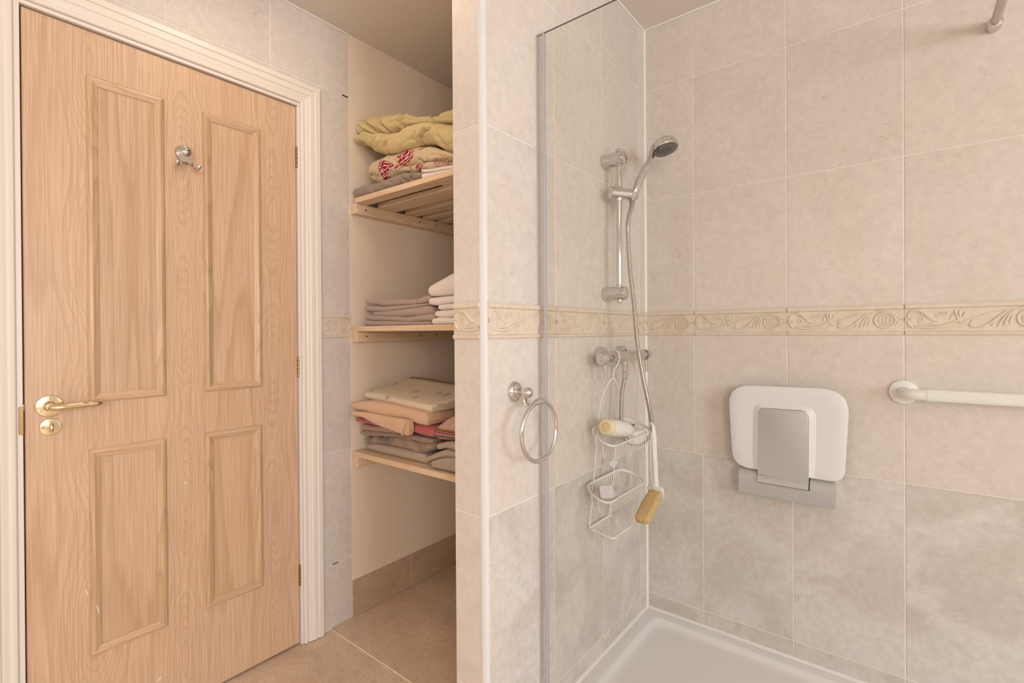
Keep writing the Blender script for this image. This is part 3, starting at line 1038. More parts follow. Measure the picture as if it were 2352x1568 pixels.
# hinges
for z0, z1 in ((1.761, 1.836), (0.989, 1.062), (0.219, 0.295)):
    hz = (z1 - z0) / 5
    bm = bmesh.new()
    for k in range(5):
        lathe(bm, [(0.0028, 0.0004), (0.0040, 0.001), (0.0040, hz - 0.001), (0.0028, hz - 0.0004)], (XD + 0.006, LY1 + 0.0015, z0 + k * hz), (0, 0, 1), 10)
    lathe(bm, [(0.0, -0.003), (0.0035, -0.001), (0.0035, 0.0005)], (XD + 0.006, LY1 + 0.0015, z0), (0, 0, 1), 10)
    h = obj('hinge', bm, M['old_brass'], door, (XD + 0.006, LY1, (z0 + z1) / 2), smooth=40)
    obj('hinge_leaf', B((XD + 0.0012, LY1 - 0.0002, z0 + 0.002), (XD + 0.0055, LY1 + 0.0026, z1 - 0.002)), M['old_brass'], h)
# lever handle
hc = Vector((XD, -1.650, 0.9628))
hd = obj('door_handle', L([(0.0285, 0), (0.0285, 0.003), (0.027, 0.0055), (0.022, 0.0065), (0.0, 0.007)], hc, (1, 0, 0), 36), M['brass'], door, hc, smooth=40)
hd['label'] = 'brass lever handle'
bm = bmesh.new()
lathe(bm, [(0.0135, 0.005), (0.0125, 0.010), (0.010, 0.014), (0.0095, 0.045), (0.0, 0.045)], hc, (1, 0, 0), 20)
tube(bm, spline([hc + Vector((0.040, 0, 0)), hc + Vector((0.051, 0.004, 0)), hc + Vector((0.055, 0.018, 0.0)), hc + Vector((0.053, 0.055, 0.001)), hc + Vector((0.050, 0.085, 0.001)),
                 hc + Vector((0.046, 0.096, 0.001)), hc + Vector((0.036, 0.101, 0.001)), hc + Vector((0.026, 0.101, 0.001))], 6),
     [0.0098] * 10 + [0.0092] * 10 + [0.0082] * 8 + [0.0075] * 8 + [0.0062] * 7, 14, sq=(1, 0.95))
obj('lever', bm, M['brass'], hd, hc, smooth=50)
for dy, dz in ((0.0, 0.0205), (-0.018, -0.0105), (0.018, -0.0105)):
    p = hc + Vector((0.0055, dy, dz))
    obj('screw', L([(0.0036, 0), (0.0036, 0.0012), (0.0016, 0.0014), (0.0014, 0.0004), (0, 0.0004)], p, (1, 0, 0), 12), M['steel'], hd, p, smooth=40)
# thumb turn
lc = Vector((XD, -1.648, 0.9078))
lk = obj('thumb_turn_lock', L([(0.0225, 0), (0.0225, 0.0025), (0.0212, 0.0045), (0.017, 0.0052), (0.0, 0.0055)], lc, (1, 0, 0), 32), M['brass'], door, lc, smooth=40)
bm = bmesh.new()
lathe(bm, [(0.0085, 0.004), (0.0080, 0.009), (0.0, 0.009)], lc, (1, 0, 0), 16)
lathe(bm, [(0.0, 0.004), (0.006, 0.006), (0.0088, 0.012), (0.0085, 0.019), (0.0055, 0.0235), (0.0, 0.0245)], lc, (1, 0, 0), 18)
for v in bm.verts:
    if v.co.x > lc.x + 0.0095:
        v.co.z = lc.z + (v.co.z - lc.z) * 1.55
        v.co.y = lc.y + (v.co.y - lc.y) * 0.62
obj('turn', bm, M['brass'], lk, lc, smooth=50)
for dy in (-0.0155, 0.0155):
    p = lc + Vector((0.0045, dy, dy * -0.10))
    obj('screw', L([(0.0028, 0), (0.0028, 0.0012), (0.0012, 0.0013), (0.001, 0.0004), (0, 0.0004)], p, (1, 0, 0), 12), M['old_brass'], lk, p, smooth=40)
# latch and strike plate
obj('latch', B((XD - 0.030, LY0 - 0.0035, 0.955), (XD - 0.008, LY0 + 0.001, 0.972), 0.001), M['steel'], door)
bm = bmesh.new()
box(bm, (XD - 0.035, DY0 - 0.0003, 0.898), (XA + 0.0052, DY0 + 0.0009, 0.968), 0.0004)
box(bm, (XA + 0.0036, DY0 - 0.0085, 0.898), (XA + 0.0056, DY0 + 0.0009, 0.968), 0.0008)
tag(obj('strike_plate', bm, M['old_brass'], None, (XA, DY0, 0.93)), 'narrow aged brass strike plate on the frame beside the door handle', 'strike plate')

# ------------------------------------------------------------------ robe hook on the door
rc = Vector((XD, -1.3335, 1.709))
t = empty('robe_hook', rc, 'chrome double robe hook high on the wooden door', 'hook')
obj('base', L([(0.0245, 0), (0.0245, 0.004), (0.0215, 0.009), (0.014, 0.013), (0.012, 0.020), (0.0, 0.020)], rc, (1, 0, 0), 32), M['chrome'], t, smooth=40)
obj('dome', L([(0.0135, 0.018), (0.0150, 0.0255), (0.0148, 0.0275), (0.011, 0.0315), (0.006, 0.034), (0.0, 0.0348)], rc, (1, 0, 0), 28), M['chrome'], t, smooth=60)
bm = bmesh.new()
pl = [(0.0185 * math.cos(a), 0.0185 * math.sin(a)) for a in [math.radians(-30 + 240 * i / 22) for i in range(23)]]
pl += [(-0.0155, -0.018), (-0.0190, -0.033), (-0.0125, -0.035), (-0.006, -0.0315), (0.0, -0.0300), (0.006, -0.0315), (0.0125, -0.035), (0.0190, -0.033), (0.0155, -0.018)]
prism(bm, [(rc.x + 0.0225, rc.y + a, rc.z + b) for a, b in pl], (0.0032, 0, 0), 0.0008, 1)
obj('plate', bm, M['chrome'], t, smooth=40)
for s in (-1, 1):
    bm = bmesh.new()
    ps = spline([(rc.x + 0.0240, rc.y + s * 0.0155, rc.z - 0.030), (rc.x + 0.0255, rc.y + s * 0.0180, rc.z - 0.041), (rc.x + 0.031, rc.y + s * 0.0215, rc.z - 0.0495),
                 (rc.x + 0.0395, rc.y + s * 0.0255, rc.z - 0.0515), (rc.x + 0.047, rc.y + s * 0.0285, rc.z - 0.046), (rc.x + 0.0490, rc.y + s * 0.0295, rc.z - 0.0405)], 5)
    tube(bm, ps, [0.0048 + 0.0010 * math.sin(PI * i / (len(ps) - 1)) for i in range(len(ps))], 10, sq=(1, 0.55))
    obj('prong', bm, M['chrome'], t, smooth=60)

# ------------------------------------------------------------------ shower tray
t = empty('shower_tray', (0.85, -0.4, 0), 'white acrylic shower tray with a low rim in the tiled corner', 'shower tray')
bm = bmesh.new()
TX1, TY0 = 1.70, -0.80


def rr(x0, y0, x1, y1, r, z):
    return [(p.x, p.y, z) for p in round_poly([(x0, y0), (x1, y0), (x1, y1), (x0, y1)], r, 8)]


loops = [rr(0.001, TY0, TX1, -0.001, 0.004, 0.0), rr(0.001, TY0, TX1, -0.001, 0.004, 0.038), rr(0.004, TY0 + 0.004, TX1 - 0.004, -0.004, 0.004, ZT),
         rr(0.046, TY0 + 0.046, TX1 - 0.046, -0.046, 0.045, ZT), rr(0.050, TY0 + 0.050, TX1 - 0.050, -0.050, 0.045, ZT - 0.0012),
         rr(0.060, TY0 + 0.060, TX1 - 0.060, -0.060, 0.05, ZT - 0.012), rr(0.068, TY0 + 0.068, TX1 - 0.068, -0.068, 0.055, ZT - 0.0155),
         rr(0.090, TY0 + 0.090, TX1 - 0.090, -0.090, 0.06, ZT - 0.0165)]
vl = [[bm.verts.new(p) for p in lp] for lp in loops]
for a, b in zip(vl, vl[1:]):
    n = len(a)
    for i in range(n):
        bm.faces.new((a[i], a[(i + 1) % n], b[(i + 1) % n], b[i]))
bm.faces.new(vl[-1])
bm.faces.new(vl[0][::-1])
obj('tray', bm, M['acrylic'], t, smooth=35)
obj('drain_cover', L([(0.055, 0), (0.055, 0.004), (0.050, 0.006), (0, 0.0065)], (1.1, -0.4, ZT - 0.0170), (0, 0, 1), 32), M['chrome'], t, smooth=40)

# ------------------------------------------------------------------ glass screen
YG = -0.754
GT = 1.981
t = empty('shower_screen', (0.5, YG, ZT), 'clear frameless glass shower screen standing on the tray, fixed to the partition', 'shower screen')
bm = bmesh.new()
box(bm, (0.0265, YG - 0.003, ZT + 0.001), (1.12, YG + 0.003, GT))
bm.normal_update()
for f in bm.faces:
    if f.normal.z > 0.5 or f.normal.x > 0.5:
        f.material_index = 1
obj('glass_pane', bm, [M['glass'], M['glass_edge']], t)
bm = bmesh.new()
box(bm, (0.0005, YG - 0.004, ZT + 0.001), (0.0225, YG + 0.004, GT), 0.0006)
obj('clear_seal', bm, M['seal'], t)
obj('metal_strip', B((0.0222, YG - 0.0055, ZT + 0.001), (0.0265, YG + 0.0055, GT + 0.001), 0.0008), M['strip'], t)
bm = bmesh.new()
box(bm, (0.0003, YG - 0.005, ZT + 0.001), (0.0016, YG + 0.005, GT + 0.0005))
box(bm, (0.0003, YG - 0.0052, GT - 0.0005), (0.0265, YG + 0.0052, GT + 0.0015))
obj('wall_channel', bm, simple('pale_grey_channel', (0.55, 0.50, 0.47), 0.4), t)
for pts in (((0.053, 1.012), (0.056, 1.005), (0.0545, 0.990), (0.053, 0.983)), ((0.075, 0.977), (0.068, 0.955), (0.062, 0.930)), ((0.079, 0.978), (0.072, 0.955), (0.066, 0.932)),
            ((0.121, 0.937), (0.117, 0.915), (0.105, 0.890)), ((0.125, 0.938), (0.121, 0.915), (0.110, 0.890)),
            ((0.4265, 1.37), (0.4300, 1.34), (0.4290, 1.31))):
    bm = bmesh.new()
    tube(bm, spline([(x, YG - 0.0031, z) for x, z in pts], 6), 0.0009, 6, sq=(1, 0.35))
    obj('glass_streak', bm, M['streak'], t)  # thin pale marks on the glass face

# stabiliser bar from the back wall to the glass
t = empty('support_bar', (0.9953, 0, 1.974), 'slim chrome stabiliser bar from the tiled wall to the glass screen', 'bar')
obj('rod', L([(0.0108, 0.004), (0.0108, -YG + 0.012)], (0.9953, 0, 1.974), (0, -1, 0), 20), M['steel'], t, smooth=40)
obj('wall_collar', L([(0.0168, 0.0002), (0.0170, 0.028), (0.0150, 0.032), (0.011, 0.033)], (0.9953, 0, 1.974), (0, -1, 0), 24), M['chrome'], t, smooth=40)
bm = bmesh.new()
box(bm, (0.980, YG - 0.014, 1.952), (1.0106, YG - 0.0032, 1.990), 0.002)
box(bm, (0.980, YG + 0.0032, 1.952), (1.0106, YG + 0.014, 1.990), 0.002)
obj('glass_clamp', bm, M['chrome'], t)

# ------------------------------------------------------------------ riser rail, handset, hose, mixer
RX, RY = 0.057, -0.355
t = empty('shower_rail', (0, RY, 1.28), 'chrome riser rail with two round wall brackets above the mixer', 'shower rail')
obj('rod', L([(0.0093, 1.262), (0.0093, 1.738)], (RX, RY, 0), (0, 0, 1), 24), M['chrome'], t, smooth=40)
for z in (1.7305, 1.2765):
    b = obj('bracket', L([(0.0232, 0.0003), (0.0236, 0.004), (0.0236, 0.076), (0.0222, 0.0805), (0.0205, 0.0815), (0, 0.082)], (0, RY, z), (1, 0, 0), 32), M['chrome'], t, (0, RY, z), smooth=35)
    s = 1 if z > 1.5 else -1
    obj('end_cap', L([(0.0115, s * 0.0215), (0.0115, s * 0.0265), (0.0080, s * 0.028), (0.0075, s * 0.0335), (0.0, s * 0.0350)], (RX, RY, z), (0, 0, 1), 20), M['chrome'], b, smooth=40)
    obj('collar', L([(0.0135, -s * 0.0195), (0.0135, -s * 0.0245), (0.0098, -s * 0.0275)], (RX, RY, z), (0, 0, 1), 20), M['chrome'], b, smooth=40)
zs = 1.6135
sd = Vector((math.cos(math.radians(62)), math.sin(math.radians(62)), 0))
sc_ = Vector((RX, RY, zs))
bm = bmesh.new()
lathe(bm, [(0.0, -0.040), (0.0165, -0.040), (0.0195, -0.0375), (0.0195, 0.036), (0.0, 0.036)], sc_, sd, 30)
sl = obj('slider', bm, M['chrome'], t, sc_, smooth=40)
obj('collar', L([(0.0125, -0.0240), (0.0135, -0.018), (0.0135, 0.019), (0.0115, 0.0225)], sc_, (0, 0, 1), 20), M['chrome'], sl, smooth=40)
obj('release_button', L([(0.0068, 0.016), (0.0068, 0.0255), (0.0, 0.0265)], sc_ - sd * 0.026, (0, 0, 1), 16), M['steel'], sl, smooth=40)
obj('swivel', L([(0.0, 0.0372), (0.0185, 0.0372), (0.0190, 0.039), (0.0190, 0.066), (0.0170, 0.069), (0.0, 0.0695)], sc_, sd, 30), M['chrome'], sl, smooth=40)

hs = sc_ + sd * 0.052
t = empty('shower_handset', hs, 'round chrome shower handset with dark spray face, held on the riser rail', 'shower head')
hn = Vector((0.2895, -0.1050, -0.9514))          # spray direction
hcn = Vector((0.150, -0.175, 1.790))
back = -hn
side = hs - hcn
side = (side - hn * side.dot(hn)).normalized()
bm = bmesh.new()
ps = spline([hs + Vector((0.004, 0.0, -0.016)), Vector((0.098, -0.312, 1.622)), Vector((0.105, -0.300, 1.655)), Vector((0.114, -0.283, 1.692)), Vector((0.125, -0.258, 1.730)),
             hcn + back * 0.018 + side * 0.038, hcn + back * 0.020 + side * 0.012], 5)
N = len(ps)
tube(bm, ps, [0.0095 + 0.0045 * math.sin(PI * min(1.0, i / (N - 1) * 1.15)) for i in range(N)], 16, sq=(1.15, 0.8))
obj('handle', bm, M['chrome'], t, hs, smooth=50)
hd_ = obj('head', L([(0.0, -0.036), (0.020, -0.0355), (0.037, -0.031), (0.0425, -0.024), (0.0445, -0.018), (0.0440, -0.0165), (0.0462, -0.015), (0.0470, -0.004), (0.0452, 0.0), (0.0415, 0.0005)], hcn, hn, 40), M['chrome'], t, hcn, smooth=35)
obj('spray_face', L([(0.0415, -0.001), (0.0410, 0.0012), (0.036, 0.002), (0.0, 0.003)], hcn, hn, 36), M['dark_plastic'], hd_, smooth=50)
bm = bmesh.new()
u, v = frame_of(hn)
for rr_, cnt in ((0.0355, 22), (0.0290, 18), (0.0225, 12)):
    for k in range(cnt):
        a = 2 * PI * k / cnt + rr_ * 300
        lathe(bm, [(0.0017, 0.0015), (0.0013, 0.0042), (0.0, 0.0045)], hcn + u * rr_ * math.cos(a) + v * rr_ * math.sin(a), hn, 6)
obj('nozzles', bm, M['nozzle'], hd_, smooth=50, kind='stuff')
tb = hcn + (side + Vector((0.25, -0.35, 0))).normalized() * 0.033
obj('mode_tab', L([(0.0045, 0.0), (0.0038, 0.010), (0.0052, 0.0135), (0.0048, 0.017), (0.0, 0.0180)], tb, (hn + Vector((-0.25, -0.25, 0))).normalized(), 12), M['dark_plastic'], hd_, smooth=50)

# hose
t = empty('shower_hose', (0.1, -0.36, 0.80), 'flexible ribbed chrome shower hose looping down from the handset into the caddy', 'hose')
hp = spline([hs + Vector((0.002, 0.0, -0.020)), (0.094, -0.330, 1.580), (0.099, -0.372, 1.520), (0.105, -0.392, 1.460), (0.110, -0.388, 1.3475), (0.115, -0.3705, 1.2344), (0.120, -0.3595, 1.1199), (0.125, -0.3341, 1.0181),
             (0.130, -0.2968, 0.9128), (0.125, -0.2521, 0.8245), (0.117, -0.240, 0.790), (0.108, -0.255, 0.772), (0.100, -0.300, 0.764), (0.086, -0.345, 0.772), (0.068, -0.357, 0.805),
             (0.054, -0.343, 0.852), (0.054, -0.333, 0.940), (0.059, -0.326, 0.985), (0.060, -0.324, 1.010)], 40)
# resample evenly and rib it
acc = [0.0]
for a, b in zip(hp, hp[1:]):
    acc.append(acc[-1] + (b - a).length)
step = 0.0011
res, j = [], 0
d = 0.0
while d < acc[-1]:
    while acc[j + 1] < d:
        j += 1
    f = (d - acc[j]) / max(1e-9, acc[j + 1] - acc[j])
    res.append(hp[j].lerp(hp[j + 1], f))
    d += step
bm = bmesh.new()
tube(bm, res, [0.0072 if i % 4 < 2 else 0.0062 for i in range(len(res))], 12)
obj('hose', bm, M['steel'], t, smooth=180)
obj('hose_nut', L([(0.0075, 0.0), (0.0098, 0.001), (0.0104, 0.022), (0.0085, 0.024)], (0.060, -0.3245, 0.985), (0, 0, 1), 18), M['chrome'], t, smooth=40)
obj('hose_cone', L([(0.0080, -0.034), (0.0105, -0.004), (0.0105, 0.0)], hs + Vector((0.002, 0, -0.016)), (0, 0, 1), 18), M['chrome'], t, smooth=40)

# mixer
MZ, MX = 1.061, 0.060
t = empty('shower_mixer', (0, -0.325, MZ), 'chrome thermostatic bar shower mixer on two round wall plates', 'tap')
for y in (-0.400, -0.250):
    f = obj('wall_plate', L([(0.0335, 0.0003), (0.0340, 0.004), (0.0335, 0.020), (0.0310, 0.023), (0.016, 0.0235)], (0, y, MZ + 0.002), (1, 0, 0), 32), M['chrome'], t, (0, y, MZ), smooth=35)
    obj('inlet', L([(0.0150, 0.020), (0.0150, 0.034), (0.0185, 0.036), (0.0185, 0.047)], (0, y, MZ), (1, 0, 0), 8), M['chrome'], f, smooth=25)
bm = bmesh.new()
lathe(bm, [(0.0, 0.0), (0.0165, 0.0), (0.0188, 0.004), (0.0190, 0.03), (0.0178, 0.10), (0.0178, 0.13), (0.0190, 0.19), (0.0190, 0.236), (0.0165, 0.240), (0.0, 0.240)], (MX, -0.410, MZ), (0, 1, 0), 32)
obj('body', bm, M['chrome'], t, smooth=35)
bm = bmesh.new()
pts = [(MX + 0.0185, -0.392 + 0.0, MZ)]
lathe(bm, [(0.0, 0.0), (0.030, 0.0), (0.034, -0.0008), (0.037, -0.004)], (MX + 0.0195, -0.385, MZ + 0.003), (1, 0, 0), 32, ell=1.0)
for v_ in bm.verts:
    v_.co.z = MZ + 0.003 + (v_.co.z - MZ - 0.003) * 0.33
    v_.co.y = -0.36 + (v_.co.y + 0.385) * 1.7
obj('nameplate', bm, M['chrome'], t, smooth=50)
for y0, y1, s in ((-0.500, -0.4175, -1), (-0.166, -0.126, 1)):
    bm = bmesh.new()
    if s < 0:
        prof = [(0.0, 0.0), (0.0075, 0.0), (0.0085, 0.0015), (0.0165, 0.0015), (0.0205, 0.008), (0.0212, 0.030), (0.0205, y1 - y0), (0.0, y1 - y0)]
    else:
        prof = [(0.0, 0.0), (0.0200, 0.0), (0.0205, 0.02), (0.0165, y1 - y0), (0.0, y1 - y0 + 0.001)]
    lathe(bm, prof, (MX, y0, MZ), (0, 1, 0), 10 if s < 0 else 28)
    h = obj('temperature_handle' if s < 0 else 'flow_handle', bm, M['chrome'], t, (MX, (y0 + y1) / 2, MZ), smooth=30)
    yl = -0.474 if s < 0 else -0.146
    bm = bmesh.new()
    tube(bm, [(MX, yl, MZ - 0.015), (MX + 0.001, yl + 0.002, MZ - 0.035), (MX + 0.002, yl + 0.006, MZ - 0.064)], [0.0092, 0.0072, 0.0062], 14, sq=(0.8, 1.0))
    obj('lever', bm, M['chrome'], h, smooth=30)
    obj('ring', L([(0.0180, 0), (0.0188, 0.002), (0.0188, 0.0065), (0.0180, 0.008)], (MX, -0.4180 if s < 0 else -0.1725, MZ), (0, 1, 0), 28), M['dark_plastic'], h, smooth=40)
obj('outlet', L([(0.0095, -0.052), (0.0100, -0.045), (0.0100, -0.034), (0.0112, -0.032), (0.0112, -0.012), (0.009, -0.010)], (MX, -0.3245, MZ), (0, 0, 1), 20), M['chrome'], t, smooth=40)
obj('red_dot', L([(0.0022, 0), (0.0, 0.0006)], (MX + 0.0180, -0.236, MZ + 0.006), (1, 0, 0.3), 10), M['red_dot'], t)

# ------------------------------------------------------------------ hanging wire caddy
t = empty('shower_caddy', (0.03, -0.40, 0.50), 'white wire three-tier shower caddy hanging from the mixer bar', 'shower caddy')
bm = bmesh.new()
tube(bm, spline([(0.069, -0.430, 0.993), (0.069, -0.430, 1.012), (0.072, -0.4285, 1.025), (0.083, -0.425, 1.042), (0.0865, -0.420, 1.062), (0.0800, -0.415, 1.079), (0.064, -0.411, 1.0853), (0.047, -0.408, 1.083), (0.036, -0.408, 1.072)], 6), 0.0019, 8)
obj('hook', bm, M['wire'], t, smooth=60)
WLp = [(0.068, -0.434, 0.9945), (0.066, -0.444, 0.990), (0.055, -0.4563, 0.9624), (0.040, -0.4609, 0.9167), (0.030, -0.4600, 0.8445), (0.024, -0.4660, 0.7528), (0.020, -0.4767, 0.6556), (0.015, -0.4953, 0.5150)]
WRp = [(0.068, -0.427, 0.9950), (0.066, -0.414, 0.990), (0.055, -0.3682, 0.9586), (0.040, -0.3140, 0.9149), (0.030, -0.3044, 0.8323), (0.024, -0.3240, 0.7254), (0.020, -0.3301, 0.6595), (0.015, -0.3500, 0.5120)]
bm = bmesh.new()
tube(bm, spline(WLp[::-1] + WRp, 5), 0.0021, 8)
obj('hanger_frame', bm, M['wire'], t, smooth=60)


def basket(xb, xf, yb0, yb1, yf0, yf1, zb, zf, depth, nw, rad, band, inset=0.012):
    """rim corners: back y range at xb, front y range at xf; the rim slopes from zb to zf"""
    def zat(x):
        return zb + (zf - zb) * (x - xb) / (xf - xb)
    cor = [(xb, yb0), (xf, yf0), (xf, yf1), (xb, yb1)]
    rim = [(p.x, p.y, zat(p.x)) for p in round_poly(cor, rad, 8)]
    bm = bmesh.new()
    tube(bm, rim, band, 8, True, sq=(0.55, 1.0))
    rimo = obj('basket', bm, M['wire'], t, ((xb + xf) / 2, (yb0 + yf1) / 2, zb), smooth=60)
    bm = bmesh.new()
    wr_ = 0.0013
    for k in range(nw):
        f = (k + 0.5) / nw
        f = 0.10 + 0.80 * f
        yb_, yf_ = yb0 + (yb1 - yb0) * f, yf0 + (yf1 - yf0) * f
        x0, x1 = xb + inset, xf - inset
        pts = [(xb + 0.001, yb_, zat(xb)), (x0 - 0.003, yb_ + (yf_ - yb_) * 0.08, zat(x0) - depth + 0.006), (x0 + 0.004, yb_ + (yf_ - yb_) * 0.14, zat(x0) - depth),
               (x1 - 0.004, yb_ + (yf_ - yb_) * 0.86, zat(x1) - depth), (x1 + 0.003, yb_ + (yf_ - yb_) * 0.92, zat(x1) - depth + 0.006), (xf - 0.001, yf_, zat(xf))]
        tube(bm, pts, wr_, 6)
    for fx in (0.36, 0.66):
        x = xb + (xf - xb) * fx
        ya = yb0 + (yf0 - yb0) * fx
        yc = yb1 + (yf1 - yb1) * fx
        pts = [(x, ya + 0.001, zat(x)), (x, ya + 0.010, zat(x) - depth + 0.004), (x, ya + 0.016, zat(x) - depth - 0.002), (x, yc - 0.016, zat(x) - depth - 0.002), (x, yc - 0.010, zat(x) - depth + 0.004), (x, yc - 0.001, zat(x))]
        tube(bm, pts, wr_, 6)
    obj('wires', bm, M['wire'], rimo, smooth=60)
    return rimo


basket(0.022, 0.128, -0.512, -0.236, -0.575, -0.236, 0.836, 0.803, 0.052, 15, 0.052, 0.0042)
basket(0.020, 0.116, -0.540, -0.262, -0.582, -0.272, 0.660, 0.633, 0.046, 15, 0.050, 0.0042)
basket(0.015, 0.106, -0.4985, -0.352, -0.512, -0.375, 0.515, 0.509, 0.026, 8, 0.010, 0.0032)
bm = bmesh.new()
q = Vector((0.050, -0.395, 0.710))
e1, e2 = Vector((0.5, 0.62, -0.6)).normalized() * 0.0125, Vector((0.35, 0.45, 0.82)).normalized() * 0.0125
prism(bm, [q - e1 - e2, q + e1 - e2, q + e1 + e2, q - e1 + e2], Vector((0.0008, -0.0006, 0)))
obj('tag', bm, M['tag'], t)

# things in the caddy
b0, b1 = Vector((0.078, -0.505, 0.850)), Vector((0.088, -0.335, 0.815))
ax = (b1 - b0).normalized()
t = empty('bottle', b0, 'white bottle with amber frosted cap lying in the top caddy basket', 'bottle')
obj('body', L([(0.0255, 0.024), (0.0268, 0.030), (0.0262, 0.090), (0.0235, 0.130), (0.0180, 0.160), (0.006, 0.172), (0, 0.1725)], b0, ax, 28), M['bottle'], t, smooth=40)
cp = obj('cap', L([(0.0, 0.0004), (0.0185, 0.0002), (0.0225, 0.001), (0.0255, 0.005), (0.0258, 0.0235)], b0, ax, 28), M['cap_rim'], t, smooth=40)
obj('cap_centre', L([(0.0, -0.0006), (0.0150, -0.0004), (0.0180, 0.0010)], b0, ax, 24), M['amber'], cp, smooth=40)
bm = bmesh.new()
box(bm, (0.070, -0.352, 0.768), (0.116, -0.262, 0.812), 0.012, 3)
tag(obj('soap_box', bm, M['bottle'], None, (0.09, -0.31, 0.77), smooth=50), 'plain white soap box at the hose end of the top caddy basket', 'soap box')
t = empty('razor', (0.06, -0.33, 0.81), 'small pink razor lying behind the white bottle in the top basket', 'razor')
bm = bmesh.new()
tube(bm, spline([(0.050, -0.372, 0.842), (0.052, -0.345, 0.832), (0.056, -0.318, 0.823), (0.060, -0.298, 0.818)], 5), [0.0075] * 6 + [0.0085] * 6 + [0.006] * 4, 10, sq=(1, 0.6))
obj('handle', bm, M['pink'], t, smooth=60)
obj('head', B((0.052, -0.300, 0.812), (0.068, -0.262, 0.822), 0.003, 2), M['dark_plastic'], t, smooth=40)
t = empty('soap_tub', (0.07, -0.49, 0.62), 'lilac grey soap tub with square clear face lying in the middle basket', 'soap tub')
bm = bmesh.new()
lathe(bm, [(0.0, -0.030), (0.020, -0.028), (0.032, -0.018), (0.036, 0.0), (0.032, 0.018), (0.020, 0.028), (0.0, 0.030)], (0.070, -0.490, 0.637), Vector((0.30, -0.9, 0.25)), 28)
for v in bm.verts:
    v.co.z = 0.637 + (v.co.z - 0.637) * 0.62
    v.co.y = -0.49 + (v.co.y + 0.49) * 1.25
obj('body', bm, M['lilac'], t, smooth=60)
bm = bmesh.new()
q = Vector((0.0890, -0.523, 0.653))
nn = Vector((0.62, -0.66, 0.42)).normalized()
uu = Vector((0.72, 0.69, 0)).normalized()
uu = (uu - nn * uu.dot(nn)).normalized()
vv = nn.cross(uu)
po = round_poly([(-0.021, -0.0185), (0.021, -0.0185), (0.021, 0.0185), (-0.021, 0.0185)], 0.005, 4)
prism(bm, [q + uu * p.x + vv * p.y for p in po], nn * 0.007, 0.0012, 1)
fc = obj('square_face', bm, M['lilac_pale'], t, smooth=40)
obj('stud', L([(0.0035, 0.007), (0.003, 0.0082), (0, 0.0084)], q, nn, 14), M['lilac'], fc, smooth=50)

# foot brush hanging over the rim of the top basket
t = empty('foot_brush', (0.135, -0.25, 0.60), 'long white handled foot brush with yellow pumice block hanging from the caddy', 'brush')
bm = bmesh.new()
ps = spline([(0.122, -0.262, 0.822), (0.128, -0.268, 0.834), (0.137, -0.272, 0.826), (0.140, -0.272, 0.800), (0.139, -0.266, 0.740), (0.137, -0.254, 0.680), (0.135, -0.244, 0.630), (0.135, -0.236, 0.598)], 6)
n = len(ps)
rad = [0.004 + 0.0065 * min(1.0, max(0.0, (i - 10) / 10)) for i in range(n)]
tube(bm, ps, rad, 14, sq=(1, 0.75))
obj('handle', bm, M['white'], t, smooth=60)
bm = bmesh.new()
tube(bm, spline([(0.139, -0.292, 0.806), (0.139, -0.298, 0.760), (0.139, -0.296, 0.700), (0.138, -0.288, 0.650), (0.139, -0.270, 0.612), (0.140, -0.245, 0.592)], 5), 0.0016, 6)
obj('cord', bm, M['white'], t, smooth=60)
axb = Vector((0.0, -0.165, -0.078))
pa = Vector((0.135, -0.222, 0.5975))
d_ = axb.normalized()
sd2 = Vector((1, 0, 0))
up2 = d_.cross(sd2).normalized()
bm = bmesh.new()
pts_ = round_poly([(-0.026, -0.0165), (0.026, -0.0165), (0.026, 0.0165), (-0.026, 0.0165)], 0.0135, 6)
rings = []
for f, s in ((0.0, 0.80), (0.04, 0.93), (0.12, 0.95), (0.5, 1.0), (0.88, 0.93), (0.96, 0.93), (1.0, 0.80)):
    c = pa + axb * (0.12 + 0.76 * f)
    rings.append([bm.verts.new(c + sd2 * p.x * s + up2 * p.y * s) for p in pts_])
for a, b in zip(rings, rings[1:]):
    for i in range(len(a)):
        bm.faces.new((a[i], a[(i + 1) % len(a)], b[(i + 1) % len(a)], b[i]))
bm.faces.new(rings[0])
bm.faces.new(rings[-1])
obj('pumice', bm, M['pumice'], t, smooth=60)
bm = bmesh.new()
c = pa + axb * 0.08
po = round_poly([(-0.024, -0.022), (0.024, -0.022), (0.028, 0.024), (-0.028, 0.024)], 0.006, 4)
prism(bm, [c + sd2 * p.x + up2 * p.y for p in po], d_ * 0.013, 0.002, 1)
obj('yoke', bm, M['white'], t, smooth=40)

# ------------------------------------------------------------------ towel ring
FY, FZ = -0.870, 0.9905
t = empty('towel_ring', (0, FY, FZ), 'round chrome towel ring on the partition, left of the glass edge', 'towel ring')
obj('rose', L([(0.0275, 0.0003), (0.0280, 0.003), (0.0265, 0.008), (0.0215, 0.012), (0.0135, 0.0155), (0.0115, 0.020)], (0, FY, FZ), (1, 0, 0), 36), M['chrome'], t, (0, FY, FZ), smooth=40)
obj('post', L([(0.0115, 0.018), (0.0122, 0.030), (0.0140, 0.034), (0.0150, 0.042), (0.0138, 0.050), (0.0095, 0.056), (0.0, 0.0585)], (0, FY, FZ), (1, 0, 0), 28), M['chrome'], t, smooth=60)
bm = bmesh.new()
tube(bm, spline([(0.036, FY, FZ - 0.010), (0.037, FY, FZ - 0.024), (0.042, FY + 0.001, FZ - 0.033), (0.055, FY + 0.005, FZ - 0.034), (0.0725, FY + 0.008, FZ - 0.0235)], 6), [0.0075] * 8 + [0.007] * 10 + [0.0068] * 7, 12, sq=(1.15, 0.7))
obj('arm', bm, M['chrome'], t, smooth=60)
